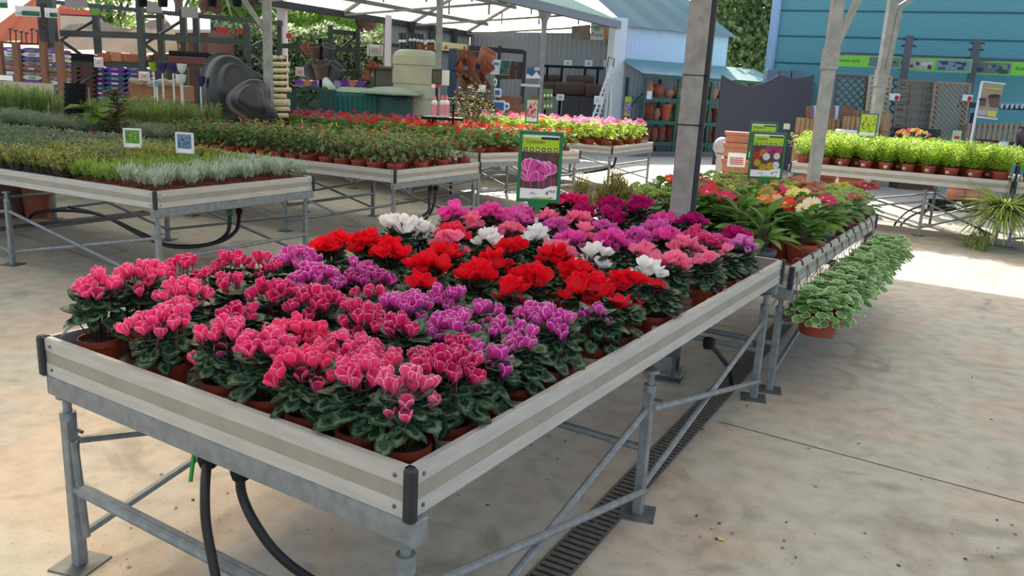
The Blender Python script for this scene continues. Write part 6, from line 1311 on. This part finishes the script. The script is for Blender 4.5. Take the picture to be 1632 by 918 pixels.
def tree(px,py,d,z0,rad,n,s,cols,label,trunkr=.2,name='tree',seed=1,blobs=7):
    p=G(px,py,d); t=thing(name,label,'tree',(p[0],p[1],0)); m=MB(); r=random.Random(seed); c=np.array([0,0,z0])
    for k in range(blobs):
        a=k*2.4; o=np.array([math.cos(a)*rad[0]*.5,math.sin(a)*rad[1]*.5,rad[2]*(-.6+1.2*(k/(blobs-1)))]); leafcloud(m,c+o,(rad[0]*.6,rad[1]*.6,rad[2]*.42),n//blobs,s,r,(0,0,1))
    m.build('crown',cols,t,local=True); m=MB(); m.lathe([(trunkr*1.3,0),(trunkr,z0*.5),(trunkr*.5,z0+rad[2]*.4)],n=9)
    for k in range(5): a=k*1.3; m.tube([(0,0,z0*.6),(rad[0]*.5*math.cos(a),rad[1]*.5*math.sin(a),z0+rad[2]*.2)],trunkr*.3,5)
    m.build('trunk',mat('bark_grey',(96,84,72),.9),t,local=True,smooth=True)
GR=lambda n,a,b:[leafmat(n+'_a',a,None,.58),leafmat(n+'_b',b,None,.58)]
tree(1190,120,31,4.4,(2.3,2.3,3.6),15000,.24,GR('tree_right',(138,158,104),(178,190,134)),'tall leafy tree between the store and the teal wall',seed=1,blobs=11)
tree(1060,0,40,9.0,(3.0,2.5,1.6),1600,.35,GR('tree_far',(90,110,70),(114,128,84)),'dark tree top showing over the teal roof',seed=2)
tree(540,80,33,3.6,(3.4,2.5,2.8),5200,.3,GR('tree_mid',(170,200,100),(206,222,140)),'bright green tree behind the hedge, middle one',seed=3)
tree(440,60,30,4.2,(2.2,2,2.4),4000,.28,GR('tree_mid2',(160,194,100),(196,214,130)),'bright green tree behind the white column',seed=4)
tree(660,60,36,4.4,(2.4,2,2.6),3600,.28,GR('tree_mid3',(172,202,110),(208,224,146)),'light green tree behind the shed post',seed=5)
tree(385,40,27,4.2,(1.8,1.6,2.0),3600,.26,GR('tree_mid4',(154,184,104),(190,206,130)),'leafy tree behind the slanting post brace',seed=6)
tree(175,40,30,3.8,(1.8,1.5,1.6),1000,.26,GR('tree_left',(140,168,94),(176,196,124)),'sparse green tree beyond the sagging tarpaulin',seed=7)
tree(285,10,36,7.0,(2.4,2,1.6),900,.3,GR('tree_left2',(110,130,70),(150,165,100)),'thin tree high beyond the grey boards',seed=8)
for k,(px,d,rr,l) in enumerate(((338,25,.34,'shaggy palm trunk behind the hanging buckets'),(583,31,.4,'palm trunk in the trees behind the hedge'))):
    p=G(px,80,d); t=thing('palm_tree',l,'tree',(p[0],p[1],0)); zt=G(px,4,d)[2]+.6; m=MB(); pr=[]
    for i in range(24): z=zt*i/23; pr+=[(rr*(1.05 if i%2 else .85),z)]
    m.lathe(pr,n=12); m.build('trunk',mat('palm_bark',(120,84,66),.9,c2=(84,60,50),sc=8),t,local=True); m=MB()
    for q in range(14): a=q*2.4; m.inst(BLADE,(0,0,zt),aim(a,.7-.05*q),2.4); 
    m.build('fronds',leafmat('palm_green',(92,112,60),None,.4),t,local=True)
t=thing('garden_hut','brown garden hut with a pale roof beyond the racking','hut',base(305,95,21)); m=MB(); fb(m,278,46,332,110,21,2,zb=0); m.build('wall',mat('hut_brown',(120,74,58),.8),t); m=MB(); a=G(262,47,20.6);b=G(335,47,20.6); e=G(335,24,22.5);f_=G(268,22,22.5); m.add([a,b,e,f_,a-up*.08,b-up*.08,e-up*.08,f_-up*.08],[(0,1,2,3),(7,6,5,4),(0,4,5,1)]); m.build('roof',mat('hut_roof',(206,190,170),.7),t)
for k,(x,y) in enumerate(((292,88),(357,50))): 
    one('red_sign',('orange price sign by the garden hut','red and white price sign before the hedge, behind the racking')[k],'sign',REDINK if k else TERRAL,((345,44,364,53) if k else (284,70,289,77)),d=18.5,th=.01)
one('red_sign','red and white price sign before the hedge near the slanting brace','sign',REDINK,(377,46,392,54),d=18.5,th=.01); one('red_sign','small red sign on the empty rack beside the white column','sign',REDINK,(456,53,464,61),d=18,th=.01)
# small things on the floor
m=MB(); r=random.Random(77)
for k in range(150):
    p=Z(r.uniform(150,1632),r.uniform(560,917),.003)
    if abs(p[0])>6: continue
    m.inst(TINY,p,Rz(r.uniform(0,6)),r.choice((.008,.01,.014,.02)),k%2)
o=m.build('leaf_litter',[mat('litter_dark',(70,60,48),.9),mat('litter_pale',(140,120,90),.9)],org=(0,0,0)); tag(o,'scattered bits of dry leaf on the concrete around the cyclamen bench','debris',None,'stuff')
m=MB(); m.inst(OVAL,Z(1154,862,.004),Rz(1.0),.035); tag(m.build('fallen_leaf',mat('leaf_yellow',(216,196,110),.7)),'single pale yellow leaf lying on the floor by the drain','leaf')
p=Z(1066,604,0); t=thing('junction_box','grey electrical box on a short stand under the cyclamen bench','box',tuple(p),.2); m=MB(); m.box((0,0,.20),(.09,.07,.12)); m.build('body',GREYP,t,local=True,bev=.006); m=MB(); m.box((.02,0,.07),(.02,.02,.14)); m.box((0,0,.004),(.14,.12,.008)); m.build('stand',GALVD,t,local=True)
# ================================================================ NEAR ROOF, SUN, SKY
NR=bpy.data.materials.new('frosted_roof_sheet'); NR.use_nodes=True; t_=NR.node_tree; t_.nodes.clear()
o_=nd(t_,'ShaderNodeOutputMaterial'); tr=nd(t_,'ShaderNodeBsdfTranslucent'); tr.inputs[0].default_value=(.60,.56,.50,1); df=nd(t_,'ShaderNodeBsdfDiffuse'); df.inputs[0].default_value=(.7,.7,.68,1); mx=nd(t_,'ShaderNodeMixShader'); mx.inputs[0].default_value=.62
t_.links.new(df.outputs[0],mx.inputs[1]); t_.links.new(tr.outputs[0],mx.inputs[2]); t_.links.new(mx.outputs[0],o_.inputs[0])
m=MB(); x0,x1,x2,x3=-9.6,-5.2,-2.6,4.2; y0,y1,y2,y3=-7,.6,4.2,11.6; m.add([(x,y,4.3) for y in(y0,y1,y2,y3) for x in(x0,x1,x2,x3)],[(i+4*j,i+1+4*j,i+5+4*j,i+4+4*j) for i in range(3) for j in range(3) if (i,j)!=(1,1)]); struct(m.build('roof_near',NR))
FR_=bpy.data.materials.new('warm_frosted_rooflight'); FR_.use_nodes=True; t_=FR_.node_tree; t_.nodes.clear(); o_=nd(t_,'ShaderNodeOutputMaterial'); g_=nd(t_,'ShaderNodeBsdfRefraction'); g_.inputs[0].default_value=(1.0,.86,.62,1); g_.inputs['Roughness'].default_value=.38; g_.inputs['IOR'].default_value=1.3; t_.links.new(g_.outputs[0],o_.inputs[0])
m=MB(); m.add([(-5.2,.6,4.32),(-2.6,.6,4.32),(-2.6,4.2,4.32),(-5.2,4.2,4.32)],[(0,1,2,3)]); struct(m.build('roof_light_sheet',FR_))
for y in(-4.,0.,4.,7.9,11.6): m=MB(); m.bar((-9.6,y,4.2),(4.2,y,4.2),.1,.16); struct(m.build('beam_near_roof',GALV))
W=bpy.data.worlds.new('sky'); S.world=W; W.use_nodes=True; t_=W.node_tree; bg=t_.nodes['Background']
SUN_EL=math.radians(37); sd=np.array([-.56,.83,0]); sd/=np.linalg.norm(sd)
sk=nd(t_,'ShaderNodeTexSky'); sk.sky_type='NISHITA'; sk.sun_disc=False; sk.sun_elevation=SUN_EL; sk.sun_rotation=math.atan2(sd[0],sd[1]); sk.air_density=1.0; sk.dust_density=2.5; sk.ozone_density=1
t_.links.new(sk.outputs[0],bg.inputs[0]); bg.inputs[1].default_value=.28
ld=bpy.data.lights.new('sun','SUN'); ld.energy=7.0; ld.angle=math.radians(.6); ld.color=(1,.94,.84); lo=bpy.data.objects.new('sun',ld); COL.objects.link(lo)
dv=Vector((-sd[0]*math.cos(SUN_EL),-sd[1]*math.cos(SUN_EL),-math.sin(SUN_EL))); lo.rotation_euler=dv.to_track_quat('-Z','Y').to_euler()
vs=S.view_settings; vs.view_transform='Standard'; vs.look='None'; vs.gamma=1; vs.exposure=.34; vs.use_curve_mapping=False
S.cycles.max_bounces=6; S.cycles.diffuse_bounces=3; S.cycles.glossy_bounces=2; S.cycles.transmission_bounces=5; S.cycles.transparent_max_bounces=6; S.cycles.sample_clamp_indirect=6
try: S.cycles.use_denoising=True; S.cycles.denoiser='OPENIMAGEDENOISE'
except Exception: pass
